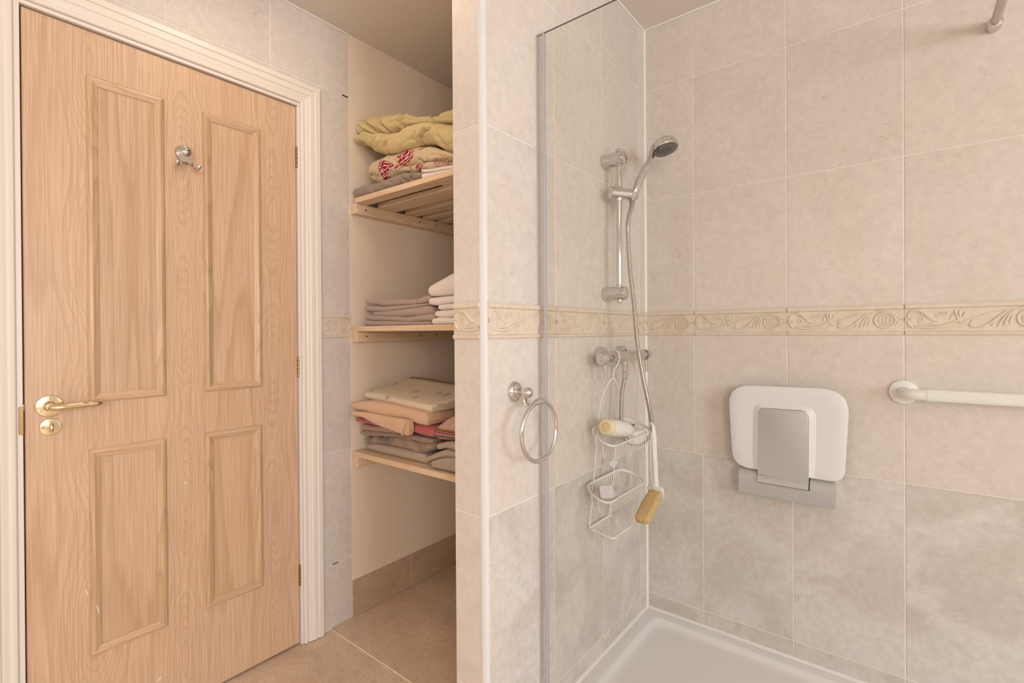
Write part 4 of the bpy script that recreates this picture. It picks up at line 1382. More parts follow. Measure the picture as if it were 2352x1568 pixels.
RC = Vector((0.0755, -0.8615, 0.8935))
bm = bmesh.new()
tube(bm, [RC + Vector((0, 0.0775 * math.sin(a), 0.0765 * math.cos(a))) for a in [2 * PI * k / 64 for k in range(64)]], 0.0057, 14, True)
obj('ring', bm, M['chrome'], t, smooth=180)
bm = bmesh.new()
cl = [RC + Vector((0, 0.0775 * math.sin(a), 0.0765 * math.cos(a))) for a in [math.radians(-16 + 4 * k) for k in range(9)]]
tube(bm, cl, [0.0072, 0.0082] + [0.0084] * 5 + [0.0082, 0.0072], 16)
obj('collar', bm, M['chrome'], t, smooth=50)

# ------------------------------------------------------------------ fold-up shower seat
t = empty('folding_shower_chair', (0.495, 0, 0.59), 'white fold-up shower seat on grey hinge bracket, folded against the back wall', 'shower seat')
bm = bmesh.new()
po = round_poly([(0.3200, 0.9580), (0.6735, 0.9650), (0.6570, 0.6720), (0.3360, 0.6740)], [0.075, 0.085, 0.040, 0.055], 10)
back_ = [bm.verts.new((p.x, -0.034, p.y)) for p in po]
cxm = Vector((0.4965, 0.82))
ring_specs = [(1.0, -0.040), (1.0, -0.050), (0.992, -0.0535), (0.975, -0.055), (0.80, -0.0545), (0.66, -0.0535)]
rg = [back_]
for s_, y_ in ring_specs:
    rg.append([bm.verts.new((cxm.x + (p.x - cxm.x) * s_, y_, cxm.y + (p.y - cxm.y) * s_)) for p in po])
for a, b in zip(rg, rg[1:]):
    for i in range(len(a)):
        bm.faces.new((a[i], a[(i + 1) % len(a)], b[(i + 1) % len(a)], b[i]))
bm.faces.new(rg[-1])
bm.faces.new(back_)
obj('seat', bm, M['seat'], t, smooth=35)
# raised shoulder around the hinge arm
bm = bmesh.new()
po = round_poly([(0.4010, 0.9080), (0.5880, 0.9100), (0.5850, 0.6760), (0.3960, 0.6760)], [0.045, 0.05, 0.004, 0.004], 8)
pi_ = round_poly([(0.4195, 0.8880), (0.5660, 0.8895), (0.5645, 0.6760), (0.4165, 0.6760)], [0.020, 0.026, 0.002, 0.002], 8)
a = [bm.verts.new((p.x, -0.0525, p.y)) for p in po]
b = [bm.verts.new((p.x, -0.0615, p.y)) for p in pi_]
c = [bm.verts.new((cxm.x + (p.x - cxm.x) * 0.985, -0.0570, cxm.y + 0.0 + (p.y - cxm.y) * 0.993)) for p in pi_]
for r0, r1 in ((a, b), (b, c)):
    for i in range(len(a)):
        bm.faces.new((r0[i], r0[(i + 1) % len(a)], r1[(i + 1) % len(a)], r1[i]))
obj('shoulder', bm, M['seat'], t, smooth=60)
bm = bmesh.new()
po = round_poly([(0.4205, 0.8865), (0.5655, 0.8880), (0.5640, 0.6600), (0.4165, 0.6600)], [0.017, 0.023, 0.0005, 0.0005], 8)
prism(bm, [(p.x, -0.045, p.y) for p in po], (0, -0.0165, 0), 0.0016, 2)
arc = [(-0.0615 - 0.0, 0.6605), (-0.0660, 0.654), (-0.0690, 0.646), (-0.0700, 0.6375), (-0.0600, 0.6360), (-0.045, 0.6400), (-0.045, 0.6605)]
prism(bm, [(0.4165, y_, z_) for y_, z_ in arc], (0.1475, 0, 0))
obj('hinge_arm', bm, M['alu'], t, smooth=40)
br = [(-0.0005, 0.583), (-0.030, 0.583), (-0.0560, 0.588), (-0.0590, 0.596), (-0.0600, 0.640), (-0.0580, 0.652), (-0.0520, 0.6640), (-0.0420, 0.6710), (-0.030, 0.6735), (-0.0005, 0.6735)]


def bracket_piece(x0, x1, prof):
    bm = bmesh.new()
    prism(bm, [(x0, y_, z_) for y_, z_ in prof], (x1 - x0, 0, 0))
    return bm


bk = obj('bracket', bracket_piece(0.3560, 0.4140, br), M['alu'], t, smooth=30)
obj('bracket_end', bracket_piece(0.5670, 0.6310, br), M['alu'], bk, smooth=30)
obj('bracket_middle', bracket_piece(0.4140, 0.5670, [(-0.0005, 0.583), (-0.030, 0.583), (-0.0560, 0.588), (-0.0590, 0.596), (-0.0597, 0.6330), (-0.040, 0.6340), (-0.0005, 0.640)]), M['alu'], bk, smooth=30)
obj('hinge_gap', B((0.4135, -0.0440, 0.634), (0.5675, -0.020, 0.672)), M['dark'], bk)

# ------------------------------------------------------------------ grab rail
t = empty('grab_rail', (0.8012, 0, 0.9612), 'white fluted plastic grab rail on the back wall beside the seat', 'grab rail')
GE = 1.402
for x, s in ((0.8012, 1), (GE, -1)):
    f = obj('wall_flange', L([(0.0355, 0.0003), (0.0360, 0.004), (0.0345, 0.009), (0.026, 0.0125), (0.0165, 0.0145), (0.0155, 0.013)], (x, 0, 0.9612), (0, -1, 0), 40), M['white'], t, (x, 0, 0.9612), smooth=40)
    bm = bmesh.new()
    tube(bm, spline([(x, -0.008, 0.9612), (x, -0.030, 0.9612), (x + s * 0.006, -0.048, 0.9612), (x + s * 0.022, -0.0595, 0.9612), (x + s * 0.0505, -0.0620, 0.9612)], 6), 0.0152, 20)
    obj('elbow', bm, M['white'], f, smooth=60)
bm = bmesh.new()
nf = 48
r0 = [bm.verts.new((0.8512, -0.0620 + (0.0163 if k % 2 else 0.0152) * math.cos(2 * PI * k / nf), 0.9612 + (0.0163 if k % 2 else 0.0152) * math.sin(2 * PI * k / nf))) for k in range(nf)]
r1 = [bm.verts.new((GE - 0.050, v.co.y, v.co.z)) for v in r0]
for k in range(nf):
    bm.faces.new((r0[k], r0[(k + 1) % nf], r1[(k + 1) % nf], r1[k]))
bm.faces.new(r0)
bm.faces.new(r1)
obj('grip', bm, M['white'], t)

# ------------------------------------------------------------------ niche shelves
NXL, NXR = XA - 0.001, XN


def shelf(zb, name_label):
    """zb: underside of the slats"""
    t = empty('shelf', (XA, -0.739, zb), name_label, 'shelf', 'slatted pine shelves in the niche')
    ct = 0.058
    for side in (0, 1):
        x0, x1 = (XA - 0.0005, XA + 0.036) if side == 0 else (XN - 0.036, XN)
        c = obj('cleat', B((x0, -0.739, zb - (0.041 if zb > 1.4 else 0.042)), (x1, -0.04, zb), 0.0015), M['pine_y'], t, (x0, -0.4, zb - 0.02))
        xf = x1 if side == 0 else x0
        for y in (-0.690, -0.400, -0.300):
            obj('screw_hole', L([(0.0034, -0.001), (0.0034, 0.0006)], (xf, y, zb - 0.020), (1, 0, 0), 10), M['dark'], c)
    for y0, y1 in ((-0.7385, -0.683), (-0.628, -0.5335), (-0.482, -0.4215), (-0.3797, -0.3295), (-0.285, -0.235), (-0.19, -0.14)):
        obj('slat', B((XA + (0.004 if zb < 1.6 else 0.031), y0, zb + 0.0002), (XN - 0.004, y1, zb + 0.0205), 0.0012), M['pine_x'], t, ((XA + XN) / 2, (y0 + y1) / 2, zb + 0.01))
    return t


SH1, SH2, SH3 = 1.6670, 1.1545, 0.6520
shelf(SH1, 'top pine slatted shelf of the niche, under the olive and floral bedding')
shelf(SH2, 'middle pine slatted shelf of the niche, under mauve and white towels')
shelf(SH3, 'lowest pine slatted shelf of the niche, under the mixed bath towels')

# ------------------------------------------------------------------ linen
PROF = {
    'A': (-0.7, -0.7, [(-0.884, 0.6807), (-0.873, 0.6769), (-0.746, 0.6683), (-0.648, 0.6647), (-0.559, 0.6693), (-0.523, 0.6775)], [(-0.884, 0.6888), (-0.873, 0.6985), (-0.838, 0.7073), (-0.746, 0.7084), (-0.628, 0.71), (-0.555, 0.7087), (-0.523, 0.6991)]),
    'B': (-0.7, -0.7, [(-0.902, 0.6999), (-0.882, 0.6972), (-0.838, 0.7087), (-0.746, 0.7084), (-0.628, 0.71), (-0.555, 0.7087), (-0.485, 0.7357)], [(-0.902, 0.7108), (-0.882, 0.7229), (-0.829, 0.7364), (-0.745, 0.7471), (-0.628, 0.751), (-0.554, 0.7498), (-0.484, 0.7569)]),
    'C': (-0.712, -0.7, [(-0.919, 0.7405), (-0.906, 0.7367), (-0.858, 0.7344), (-0.736, 0.7496), (-0.623, 0.7524), (-0.535, 0.7479), (-0.491, 0.7584)], [(-0.919, 0.7487), (-0.905, 0.7529), (-0.816, 0.7581), (-0.72, 0.7643), (-0.641, 0.7687), (-0.569, 0.7701), (-0.491, 0.7655)]),
    'D': (-0.706, -0.7, [(-0.918, 0.7614), (-0.905, 0.7548), (-0.823, 0.7563), (-0.726, 0.7627), (-0.646, 0.7698)], [(-0.918, 0.7696), (-0.904, 0.7751), (-0.831, 0.7792), (-0.742, 0.784), (-0.646, 0.7823)]),
    'E': (-0.735, -0.7, [(-0.912, 0.8095), (-0.871, 0.7921), (-0.801, 0.7874), (-0.719, 0.7932), (-0.628, 0.784), (-0.581, 0.7818), (-0.548, 0.7733), (-0.491, 0.7726)], [(-0.912, 0.8176), (-0.832, 0.8065), (-0.719, 0.8148), (-0.627, 0.8235), (-0.58, 0.8158), (-0.516, 0.8126), (-0.491, 0.8057)]),
    'F': (-0.757, -0.72, [(-0.913, 0.855), (-0.907, 0.8502), (-0.805, 0.8379), (-0.695, 0.8324), (-0.609, 0.8329), (-0.56, 0.8207), (-0.503, 0.8167)], [(-0.913, 0.863), (-0.899, 0.8708), (-0.851, 0.881), (-0.73, 0.8847), (-0.592, 0.8732), (-0.503, 0.8615)]),
    'Ff': (-0.765, -0.74, [(-0.901, 0.8465), (-0.839, 0.8206), (-0.737, 0.7948), (-0.607, 0.7756)], [(-0.901, 0.8597), (-0.792, 0.8403), (-0.682, 0.8351), (-0.58, 0.8326)]),
    'G': (-0.7, -0.7, [(-0.906, 0.8922), (-0.898, 0.882), (-0.785, 0.8727), (-0.664, 0.8654), (-0.504, 0.8611)], [(-0.906, 0.8976), (-0.897, 0.9064), (-0.785, 0.9041), (-0.664, 0.8956), (-0.504, 0.8872)]),
    'H': (-0.725, -0.725, [(-0.468, 0.7985), (-0.458, 0.7766), (-0.425, 0.7764), (-0.364, 0.7845)], [(-0.467, 0.8078), (-0.461, 0.8201), (-0.424, 0.8472), (-0.392, 0.863), (-0.363, 0.8693)]),
    'I1': (-0.72, -0.72, [(-0.457, 0.7481), (-0.45, 0.7421), (-0.414, 0.7531), (-0.37, 0.7493)], [(-0.457, 0.7528), (-0.447, 0.7622), (-0.414, 0.7759), (-0.369, 0.7818)]),
    'I2': (-0.72, -0.72, [(-0.518, 0.6991), (-0.508, 0.6925), (-0.481, 0.7003), (-0.431, 0.7175), (-0.37, 0.7269)], [(-0.518, 0.7026), (-0.511, 0.7084), (-0.463, 0.7286), (-0.414, 0.7508), (-0.37, 0.7482)]),
    'I3': (-0.73, -0.73, [(-0.478, 0.6888), (-0.47, 0.6786), (-0.453, 0.6745), (-0.36, 0.6748)], [(-0.478, 0.6958), (-0.47, 0.7018), (-0.427, 0.7189), (-0.36, 0.7293)]),
    'P5': (-0.7, -0.7, [(-0.894, 1.188), (-0.883, 1.1769), (-0.699, 1.1745), (-0.502, 1.1727)], [(-0.894, 1.1903), (-0.882, 1.201), (-0.77, 1.195), (-0.665, 1.1907), (-0.502, 1.1876)]),
    'P4': (-0.7, -0.7, [(-0.89, 1.2115), (-0.875, 1.2018), (-0.77, 1.195), (-0.612, 1.1875), (-0.493, 1.1895)], [(-0.89, 1.2162), (-0.878, 1.223), (-0.769, 1.2154), (-0.631, 1.2074), (-0.505, 1.2167), (-0.487, 1.2162)]),
    'P3': (-0.7, -0.7, [(-0.844, 1.2244), (-0.829, 1.2184), (-0.699, 1.2091), (-0.566, 1.2079), (-0.487, 1.2162)], [(-0.844, 1.2267), (-0.828, 1.2318), (-0.698, 1.2357), (-0.566, 1.2482), (-0.516, 1.2504), (-0.486, 1.2285)]),
    'P2': (-0.7, -0.7, [(-0.894, 1.2494), (-0.882, 1.2372), (-0.769, 1.2299), (-0.631, 1.2378), (-0.504, 1.249)], [(-0.894, 1.2518), (-0.882, 1.2608), (-0.769, 1.2517), (-0.664, 1.2521), (-0.529, 1.253), (-0.504, 1.2507)]),
    'P1': (-0.7, -0.7, [(-0.885, 1.2727), (-0.874, 1.2675), (-0.769, 1.2526), (-0.631, 1.2521), (-0.535, 1.2545), (-0.504, 1.2602)], [(-0.885, 1.2751), (-0.878, 1.2804), (-0.805, 1.283), (-0.664, 1.2762), (-0.578, 1.27), (-0.522, 1.2832), (-0.504, 1.281)]),
    'W1': (-0.715, -0.715, [(-0.507, 1.2968), (-0.488, 1.2764), (-0.429, 1.2722), (-0.373, 1.2733)], [(-0.507, 1.3071), (-0.496, 1.3147), (-0.458, 1.3324), (-0.411, 1.3509), (-0.372, 1.3576)]),
    'W2': (-0.715, -0.715, [(-0.501, 1.2594), (-0.482, 1.2463), (-0.459, 1.2413), (-0.441, 1.2446), (-0.374, 1.2478)], [(-0.501, 1.2635), (-0.491, 1.2713), (-0.441, 1.272), (-0.373, 1.2725)]),
    'W3': (-0.715, -0.715, [(-0.453, 1.233), (-0.444, 1.2266), (-0.374, 1.2282)], [(-0.453, 1.237), (-0.444, 1.2448), (-0.374, 1.2466)]),
    'W4': (-0.715, -0.715, [(-0.471, 1.2112), (-0.462, 1.2029), (-0.43, 1.1981), (-0.374, 1.1999)], [(-0.471, 1.2145), (-0.459, 1.2231), (-0.436, 1.2263), (-0.374, 1.2274)]),
    'W5': (-0.715, -0.715, [(-0.487, 1.183), (-0.477, 1.1739), (-0.374, 1.1712)], [(-0.487, 1.1871), (-0.474, 1.1971), (-0.459, 1.202), (-0.374, 1.1987)]),
    'T1': (-0.735, -0.72, [(-0.918, 1.7056), (-0.901, 1.6878), (-0.717, 1.6935), (-0.582, 1.6978), (-0.465, 1.702)], [(-0.918, 1.7093), (-0.9, 1.7281), (-0.865, 1.7361), (-0.789, 1.7302), (-0.717, 1.7338), (-0.648, 1.7384), (-0.614, 1.7385), (-0.557, 1.7224), (-0.465, 1.7105)]),
    'T2': (-0.73, -0.73, [(-0.515, 1.7165), (-0.51, 1.7122), (-0.448, 1.7024), (-0.363, 1.6936)], [(-0.515, 1.7207), (-0.51, 1.7229), (-0.448, 1.7128), (-0.363, 1.7057)]),
    'T3': (-0.73, -0.73, [(-0.515, 1.7047), (-0.461, 1.686), (-0.363, 1.6875)], [(-0.515, 1.7079), (-0.51, 1.7101), (-0.448, 1.7003), (-0.363, 1.6925)]),
    'T4': (-0.71, -0.71, [(-0.873, 1.7895), (-0.857, 1.7521), (-0.817, 1.7419), (-0.76, 1.7376), (-0.733, 1.7429), (-0.654, 1.7484), (-0.633, 1.7665), (-0.578, 1.7613), (-0.539, 1.7624), (-0.383, 1.7296)], [(-0.873, 1.8041), (-0.844, 1.8368), (-0.777, 1.8455), (-0.667, 1.8288), (-0.615, 1.8344), (-0.571, 1.8304), (-0.49, 1.8107), (-0.453, 1.791), (-0.382, 1.7512)]),
    'T4b': (-0.7, -0.7, [(-0.673, 1.7641), (-0.652, 1.755), (-0.583, 1.7372), (-0.547, 1.7372), (-0.48, 1.7262), (-0.393, 1.721)], [(-0.673, 1.7686), (-0.655, 1.7717), (-0.59, 1.7664), (-0.53, 1.7621), (-0.393, 1.7376)]),
    'O1': (-0.735, -0.715, [(-0.915, 1.959), (-0.863, 1.912), (-0.806, 1.8652), (-0.737, 1.8354), (-0.681, 1.832), (-0.608, 1.8308), (-0.541, 1.8326), (-0.489, 1.8182), (-0.425, 1.7738), (-0.378, 1.7508)], [(-0.915, 1.9688), (-0.824, 1.9409), (-0.751, 1.9177), (-0.698, 1.9067), (-0.63, 1.9121), (-0.549, 1.9045), (-0.473, 1.8888), (-0.376, 1.8563)]),
    'O2': (-0.725, -0.6, [(-0.922, 1.9679), (-0.835, 1.9486), (-0.772, 1.9326), (-0.7, 1.9508), (-0.586, 1.9422), (-0.49, 1.9213)], [(-0.922, 1.9802), (-0.915, 2.0074), (-0.896, 2.0234), (-0.828, 2.0151), (-0.771, 2.0113), (-0.716, 2.0031), (-0.649, 1.979), (-0.553, 1.9593), (-0.49, 1.946)]),
    'O3': (-0.6, -0.6, [(-0.591, 1.9674), (-0.551, 1.9471), (-0.49, 1.9258)], [(-0.591, 1.9697), (-0.567, 1.9736), (-0.534, 1.9791), (-0.489, 1.9842)]),
}


# folds pressed into the bedding: x0, z0, x1, z1 (front view of the cloth), depth, half width
CREASE = {
    'O1': [(-0.913, 1.965, -0.85, 1.952, 0.012, 0.008), (-0.85, 1.952, -0.78, 1.921, 0.014, 0.009), (-0.849, 1.904, -0.809, 1.921, 0.007, 0.008), (-0.814, 1.874, -0.773, 1.897, 0.009, 0.009), (-0.786, 1.861, -0.74, 1.887, 0.009, 0.01), (-0.735, 1.835, -0.719, 1.864, 0.008, 0.01), (-0.681, 1.884, -0.73, 1.855, 0.006, 0.01), (-0.614, 1.892, -0.647, 1.871, 0.006, 0.01), (-0.477, 1.859, -0.501, 1.855, 0.016, 0.008), (-0.501, 1.855, -0.53, 1.842, 0.018, 0.008), (-0.53, 1.842, -0.539, 1.83, 0.014, 0.007), (-0.51, 1.881, -0.531, 1.863, 0.006, 0.011), (-0.43, 1.867, -0.447, 1.85, 0.005, 0.012), (-0.578, 1.848, -0.553, 1.862, 0.005, 0.01), (-0.445, 1.825, -0.414, 1.784, 0.007, 0.012)],
    'O2': [(-0.901, 2.024, -0.864, 1.988, 0.016, 0.009), (-0.864, 1.988, -0.83, 1.956, 0.018, 0.008), (-0.82, 2.011, -0.8, 1.976, 0.01, 0.009), (-0.8, 1.976, -0.769, 1.937, 0.014, 0.009), (-0.704, 2.001, -0.693, 1.98, 0.014, 0.01), (-0.693, 1.98, -0.703, 1.954, 0.018, 0.009), (-0.87, 1.978, -0.832, 1.958, 0.01, 0.007), (-0.749, 1.971, -0.705, 1.966, 0.006, 0.01), (-0.577, 1.961, -0.573, 1.945, 0.01, 0.01), (-0.689, 1.972, -0.578, 1.959, 0.006, 0.009)],
    'T4': [(-0.736, 1.817, -0.748, 1.792, 0.006, 0.01), (-0.748, 1.792, -0.745, 1.744, 0.012, 0.008), (-0.683, 1.798, -0.657, 1.772, 0.008, 0.01), (-0.726, 1.787, -0.668, 1.776, 0.005, 0.01), (-0.514, 1.795, -0.521, 1.773, 0.006, 0.01), (-0.562, 1.775, -0.532, 1.758, 0.008, 0.008), (-0.532, 1.758, -0.383, 1.733, 0.01, 0.01), (-0.491, 1.774, -0.409, 1.751, 0.006, 0.012), (-0.845, 1.774, -0.771, 1.754, 0.005, 0.01), (-0.703, 1.833, -0.733, 1.812, 0.005, 0.012)],
    'T1': [(-0.898, 1.729, -0.898, 1.687, 0.008, 0.006), (-0.782, 1.723, -0.797, 1.704, 0.007, 0.008), (-0.621, 1.726, -0.615, 1.711, 0.008, 0.007), (-0.615, 1.711, -0.579, 1.691, 0.009, 0.006), (-0.558, 1.725, -0.573, 1.706, 0.012, 0.007), (-0.573, 1.706, -0.563, 1.693, 0.01, 0.006), (-0.717, 1.729, -0.682, 1.707, 0.004, 0.012)],
}


def crease_at(key, x, z):
    t_ = 0.0
    for x0, z0, x1, z1, d, w_ in CREASE.get(key, ()):
        dx, dz = x1 - x0, z1 - z0
        f = max(0.0, min(1.0, ((x - x0) * dx + (z - z0) * dz) / (dx * dx + dz * dz)))
        ex, ez = x - x0 - dx * f, z - z0 - dz * f
        dist = math.sqrt(ex * ex + ez * ez) / w_
        side = 1 if ex * dz - ez * dx > 0 else -1
        t_ += d * (math.exp(-dist * dist * 3.0) - 0.55 * math.exp(-(dist - 1.5) ** 2 * 1.6) * (1.0 if side > 0 else 0.45))
    return t_


def lerp_list(pts, x):
    if x <= pts[0][0]:
        return pts[0][1]
    for (a, za), (b, zb) in zip(pts, pts[1:]):
        if x <= b:
            return za + (zb - za) * (x - a) / (b - a)
    return pts[-1][1]


def smooth_list(pts, x, h=0.012):
    return (lerp_list(pts, x - h) + 2 * lerp_list(pts, x) + lerp_list(pts, x + h)) / 4


def fold_bm(key, depth=0.28, ext=None, amp=0.003, freq=16.0, wr=0.0, wfreq=(9, 9, 22), lift=0.0, rmax=0.018, floor_z=None, seed=0.0, endr=0.014, ns=64, na=10, groove=0.0, uv=False, shear=0.0, backlift=None):
    yl, yr, bot, top = PROF[key]
    bot = [(bot[0][0], bot[1][1])] + bot[1:]
    top = [(top[0][0], top[1][1])] + top[1:]
    xa = min(bot[0][0], top[0][0])
    xe = max(bot[-1][0], top[-1][0])
    xb = ext if ext is not None else xe
    bm = bmesh.new()
    uvl = bm.loops.layers.uv.new('uv') if uv else None
    xs = sorted(set([xa + endr * (1 - math.cos(PI / 2 * i / 6)) for i in range(7)] + [xb - endr * (1 - math.cos(PI / 2 * i / 6)) for i in range(7)] +
                    [xa + (xb - xa) * i / ns for i in range(1, ns)]))
    xs2 = [xs[0]]
    for x in xs[1:]:
        if x - xs2[-1] > 0.0006:
            xs2.append(x)
    xs = xs2
    rings, uvs = [], []
    for x in xs:
        zb, zt = smooth_list(bot, x), smooth_list(top, x)
        if floor_z is not None:
            zb = max(zb, floor_z)
        if zt - zb < 0.006:
            zt = zb + 0.006
        yf = yl + (yr - yl) * min(1, (x - xa) / (xe - xa))
        mid, h = (zb + zt) / 2, (zt - zb) / 2
        d = min(x - xa, xb - x)
        k = 1.0
        if d < endr:
            k = math.sqrt(max(0.0, 1 - (1 - d / endr) ** 2))
        k = max(k, 0.10)
        h *= k
        r = min(h, rmax)
        yy = yf + (1 - k) * endr * 0.7
        loop = []
        nb = 7
        for i in range(nb):
            loop.append((yy + depth - (depth - r) * i / nb, -1.0))
        for i in range(na + 1):
            a = -PI / 2 + PI * i / na
            g_ = groove * math.exp(-(math.sin(a) / 0.22) ** 2)
            loop.append((yy + r - (r - g_) * math.cos(a), math.sin(a)))
        for i in range(1, nb + 1):
            loop.append((yy + r + (depth - r) * i / nb, 1.0))
        ring, ru = [], []
        s = 0.0
        py = pz = None
        for (y, zf) in loop:
            f = (y - yy) / depth
            z = mid + h * zf + lift * f * f
            if backlift and zf > 0:
                z += backlift * f
            p = Vector((x + shear * f, y, z))
            nv = noise.noise_vector(Vector((p.x * freq + seed, p.y * freq, p.z * freq * 1.5)))
            q_ = p + Vector((nv.x * amp * 0.5, nv.y * amp, nv.z * amp * (0.55 if zf > -0.9 or floor_z is None else 0.0)))
            if wr:
                w_ = noise.noise(Vector((p.x * wfreq[0] + p.z * wfreq[0] * 0.8 + seed, p.y * wfreq[1] * 0.3, p.z * wfreq[2] - p.x * wfreq[2] * 0.35)))
                w2 = noise.noise(Vector((p.x * wfreq[0] * 2.3 - seed, p.y * 3, p.z * wfreq[2] * 1.7 + p.x * 9)))
                cre = max(0.0, 1 - abs(w_) * 5.0) ** 1.6
                cre2 = max(0.0, 1 - abs(w2) * 6.0) ** 1.6
                rid = 0.55 * abs(w_) * 2 - cre * 1.0 - cre2 * 0.45
                cz = zf
                q_ += Vector((0, -(1 - abs(cz)) * 1.0, cz * 0.8)) * wr * rid * k
            if key in CREASE:
                c_ = crease_at(key, q_.x, q_.z) * k
                q_ += Vector((0, c_ * (1 - 0.6 * abs(zf)), -c_ * 0.45 * zf))
            if floor_z is not None:
                q_.z = max(q_.z, floor_z)
            if py is not None:
                s += math.hypot(y - py, z - pz)
            py, pz = y, z
            ring.append(bm.verts.new(q_))
            ru.append((x, s))
        rings.append(ring)
        uvs.append(ru)
    for i in range(len(rings) - 1):
        a, b = rings[i], rings[i + 1]
        n = len(a)
        for j in range(n):
            jn = (j + 1) % n
            f = bm.faces.new((a[j], a[jn], b[jn], b[j]))
            if uvl and jn:
                for lp, c in zip(f.loops, (uvs[i][j], uvs[i][jn], uvs[i + 1][jn], uvs[i + 1][j])):
                    lp[uvl].uv = c
    bm.faces.new(rings[0])
    bm.faces.new(rings[-1])
    return bm


def linen(name, key, mat, label, cat, group=None, **kw):
    o = obj(name, fold_bm(key, **kw), mat, None, (0, 0, 0), smooth=180)
    return tag(o, label, cat, group)


T1z, T2z, T3z = SH1 + 0.0208, SH2 + 0.0208, SH3 + 0.0208
# middle shelf
gm = 'mauve towels stacked on the middle shelf'
kw = dict(depth=0.30, amp=0.004, freq=20, endr=0.010)
linen('towel', 'P5', M['mauve'], 'mauve grey towel at the bottom of the stack on the middle shelf', 'towel', gm, floor_z=T2z, **kw)
linen('towel', 'P4', M['mauve'], 'mauve grey towel second from the bottom of the middle shelf stack', 'towel', gm, **kw)
linen('towel', 'P3', M['mauve'], 'mauve grey towel in the middle of its stack, left end set back', 'towel', gm, **kw)
linen('towel', 'P2', M['mauve'], 'thin smooth mauve grey towel second from the top of its stack', 'towel', gm, **kw)
linen('towel', 'P1', M['mauve'], 'topmost mauve grey towel on the middle shelf, right end rising', 'towel', gm, **kw)
gw = 'white linen stacked on the middle shelf'
kw = dict(depth=0.28, ext=-0.16, amp=0.002, freq=14, endr=0.012)
linen('folded_sheet', 'W5', M['white_cloth'], 'white folded linen lying directly on the middle shelf', 'linen', gw, floor_z=T2z, **kw)
linen('folded_sheet', 'W4', M['white_cloth'], 'white folded linen second from the bottom on the middle shelf', 'linen', gw, **kw)
linen('folded_sheet', 'W3', M['white_cloth'], 'white folded linen in the middle of its stack, end set back', 'linen', gw, **kw)
linen('folded_sheet', 'W2', M['white_cloth'], 'white folded linen just under the plump pillowcase', 'linen', gw, **kw)
linen('pillowcase', 'W1', M['white_cloth'], 'plump white pillowcase topping the white linen on the middle shelf', 'linen', gw, depth=0.28, ext=-0.16, amp=0.004, freq=9, endr=0.02, rmax=0.035)
# lowest shelf, left stack
gl = 'bath towels stacked on the lowest shelf'
linen('towel', 'A', M['lightgrey'], 'light grey towel at the bottom of the left stack, lowest shelf', 'towel', gl, depth=0.30, amp=0.003, endr=0.014, floor_z=T3z)
linen('towel', 'B', M['darkgrey'], 'dark grey terry towel with brown left end, on the light grey towel', 'towel', gl, depth=0.30, amp=0.008, freq=30, endr=0.014)
linen('towel', 'C', M['brown'], 'brown terry towel between the dark grey and the rose brown towels', 'towel', gl, depth=0.30, amp=0.007, freq=30, endr=0.010)
linen('towel', 'D', M['rosebrown'], 'rose brown terry towel under the coral towel, left side', 'towel', gl, depth=0.30, amp=0.007, freq=30, endr=0.010)
linen('towel', 'E', M['coral'], 'coral red terry towel peeping out under the peach towel', 'towel', gl, depth=0.28, amp=0.005, freq=24, endr=0.012)
pt_ = linen('towel', 'F', M['peach'], 'peach bath towel with front flap hanging over the coral towel', 'towel', gl, depth=0.30, amp=0.003, endr=0.012, rmax=0.014)
fo = obj('flap', fold_bm('Ff', depth=0.024, amp=0.002, endr=0.008, rmax=0.008), M['peach'], pt_, (0, 0, 0), smooth=180)
for xx in (-0.690, -0.655):
    bm = bmesh.new()
    tube(bm, [(xx + 0.010, -0.7560, 0.836), (xx + 0.004, -0.7580, 0.820), (xx - 0.004, -0.7565, 0.798)], 0.0014, 6)
    obj('woven_band', bm, M['peach_band'], fo, smooth=60)
bm = bmesh.new()
tube(bm, spline([(-0.580, -0.745, 0.834), (-0.590, -0.752, 0.815), (-0.604, -0.750, 0.790), (-0.608, -0.745, 0.777)], 4), 0.0028, 8)
obj('hem', bm, M['peach_band'], fo, smooth=60)
linen('folded_cloth', 'G', M['cream'], 'cream cloth with thin lines and grey flowers, topmost on the lowest shelf', 'cloth', None,
      depth=0.21, amp=0.002, freq=8, endr=0.014, rmax=0.016, uv=True, backlift=0.030, lift=0.022, shear=0.045, ns=90)
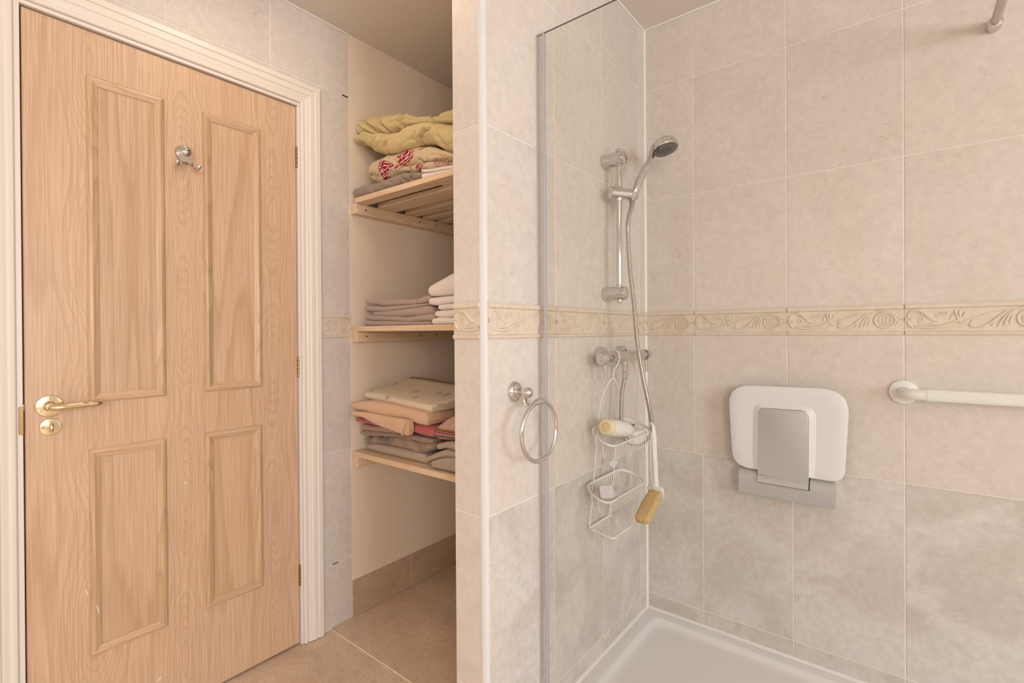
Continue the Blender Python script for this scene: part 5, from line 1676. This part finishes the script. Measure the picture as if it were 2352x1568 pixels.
# lowest shelf, right stack
gr = 'towels at the right of the lowest shelf'
kw = dict(depth=0.28, ext=-0.15, amp=0.003, endr=0.010)
linen('towel', 'I3', M['ribbed'], 'grey ribbed towel lying on the lowest shelf, right stack', 'towel', gr, floor_z=T3z, groove=0.004, **kw)
linen('towel', 'I2', M['ribbed'], 'grey ribbed towel with left end hanging low, middle of right stack', 'towel', gr, **kw)
linen('towel', 'I1', M['ribbed'], 'grey ribbed towel just under the striped pink towel', 'towel', gr, **kw)
linen('towel', 'H', M['striped'], 'pink towel with colourful woven stripes, topmost of the right stack', 'towel', gr, depth=0.28, ext=-0.15, amp=0.003, endr=0.02, rmax=0.03)
# top shelf
linen('folded_fabric', 'T1', M['greyfabric'], 'grey folded fabric lying along the front of the top shelf', 'fabric', None, depth=0.30, amp=0.004, freq=12, wr=0.002, wfreq=(10, 8, 16), floor_z=T1z, rmax=0.022, endr=0.016, ns=240, na=28)
linen('white_cloth', 'T3', M['white_cloth'], 'white folded cloth lying on the front of the top shelf', 'cloth', 'white cloths on the top shelf', depth=0.24, ext=-0.15, amp=0.002, floor_z=T1z, endr=0.008)
linen('white_cloth', 'T2', M['white_cloth'], 'white folded cloth under the rose print bedding, upper of two', 'cloth', 'white cloths on the top shelf', depth=0.24, ext=-0.15, amp=0.002, endr=0.008)
linen('duvet_cover', 'T4b', M['floral'], 'lower fold of cream rose print bedding tucked behind the white cloths', 'bedding', 'rose print bedding', depth=0.26, ext=-0.15, amp=0.005, freq=14, wr=0.003, endr=0.016)
linen('duvet_cover', 'T4', M['floral'], 'plump cream duvet cover printed with wine red roses, top shelf', 'bedding', 'rose print bedding', depth=0.30, ext=-0.15, amp=0.010, freq=9, wr=0.0025, wfreq=(9, 6, 14), rmax=0.045, endr=0.045, ns=260, na=40)
od = linen('quilt', 'O1', M['olive'], 'olive yellow quilt bundled on top of the rose print bedding', 'bedding', None, depth=0.26, ext=-0.15, amp=0.008, freq=8, wr=0.0035, wfreq=(9, 6, 18), rmax=0.05, endr=0.03, ns=280, na=44)
obj('back_fold', fold_bm('O2', depth=0.22, ext=-0.15, amp=0.008, freq=9, wr=0.0035, wfreq=(8, 6, 12), rmax=0.04, endr=0.03, ns=240, na=36, seed=3.1), M['olive'], od, (0, 0, 0), smooth=180)
obj('top_fold', fold_bm('O3', depth=0.20, ext=-0.20, amp=0.006, freq=9, wr=0.004, rmax=0.03, endr=0.04, ns=120, na=20, seed=7.7), M['olive'], od, (0, 0, 0), smooth=180)
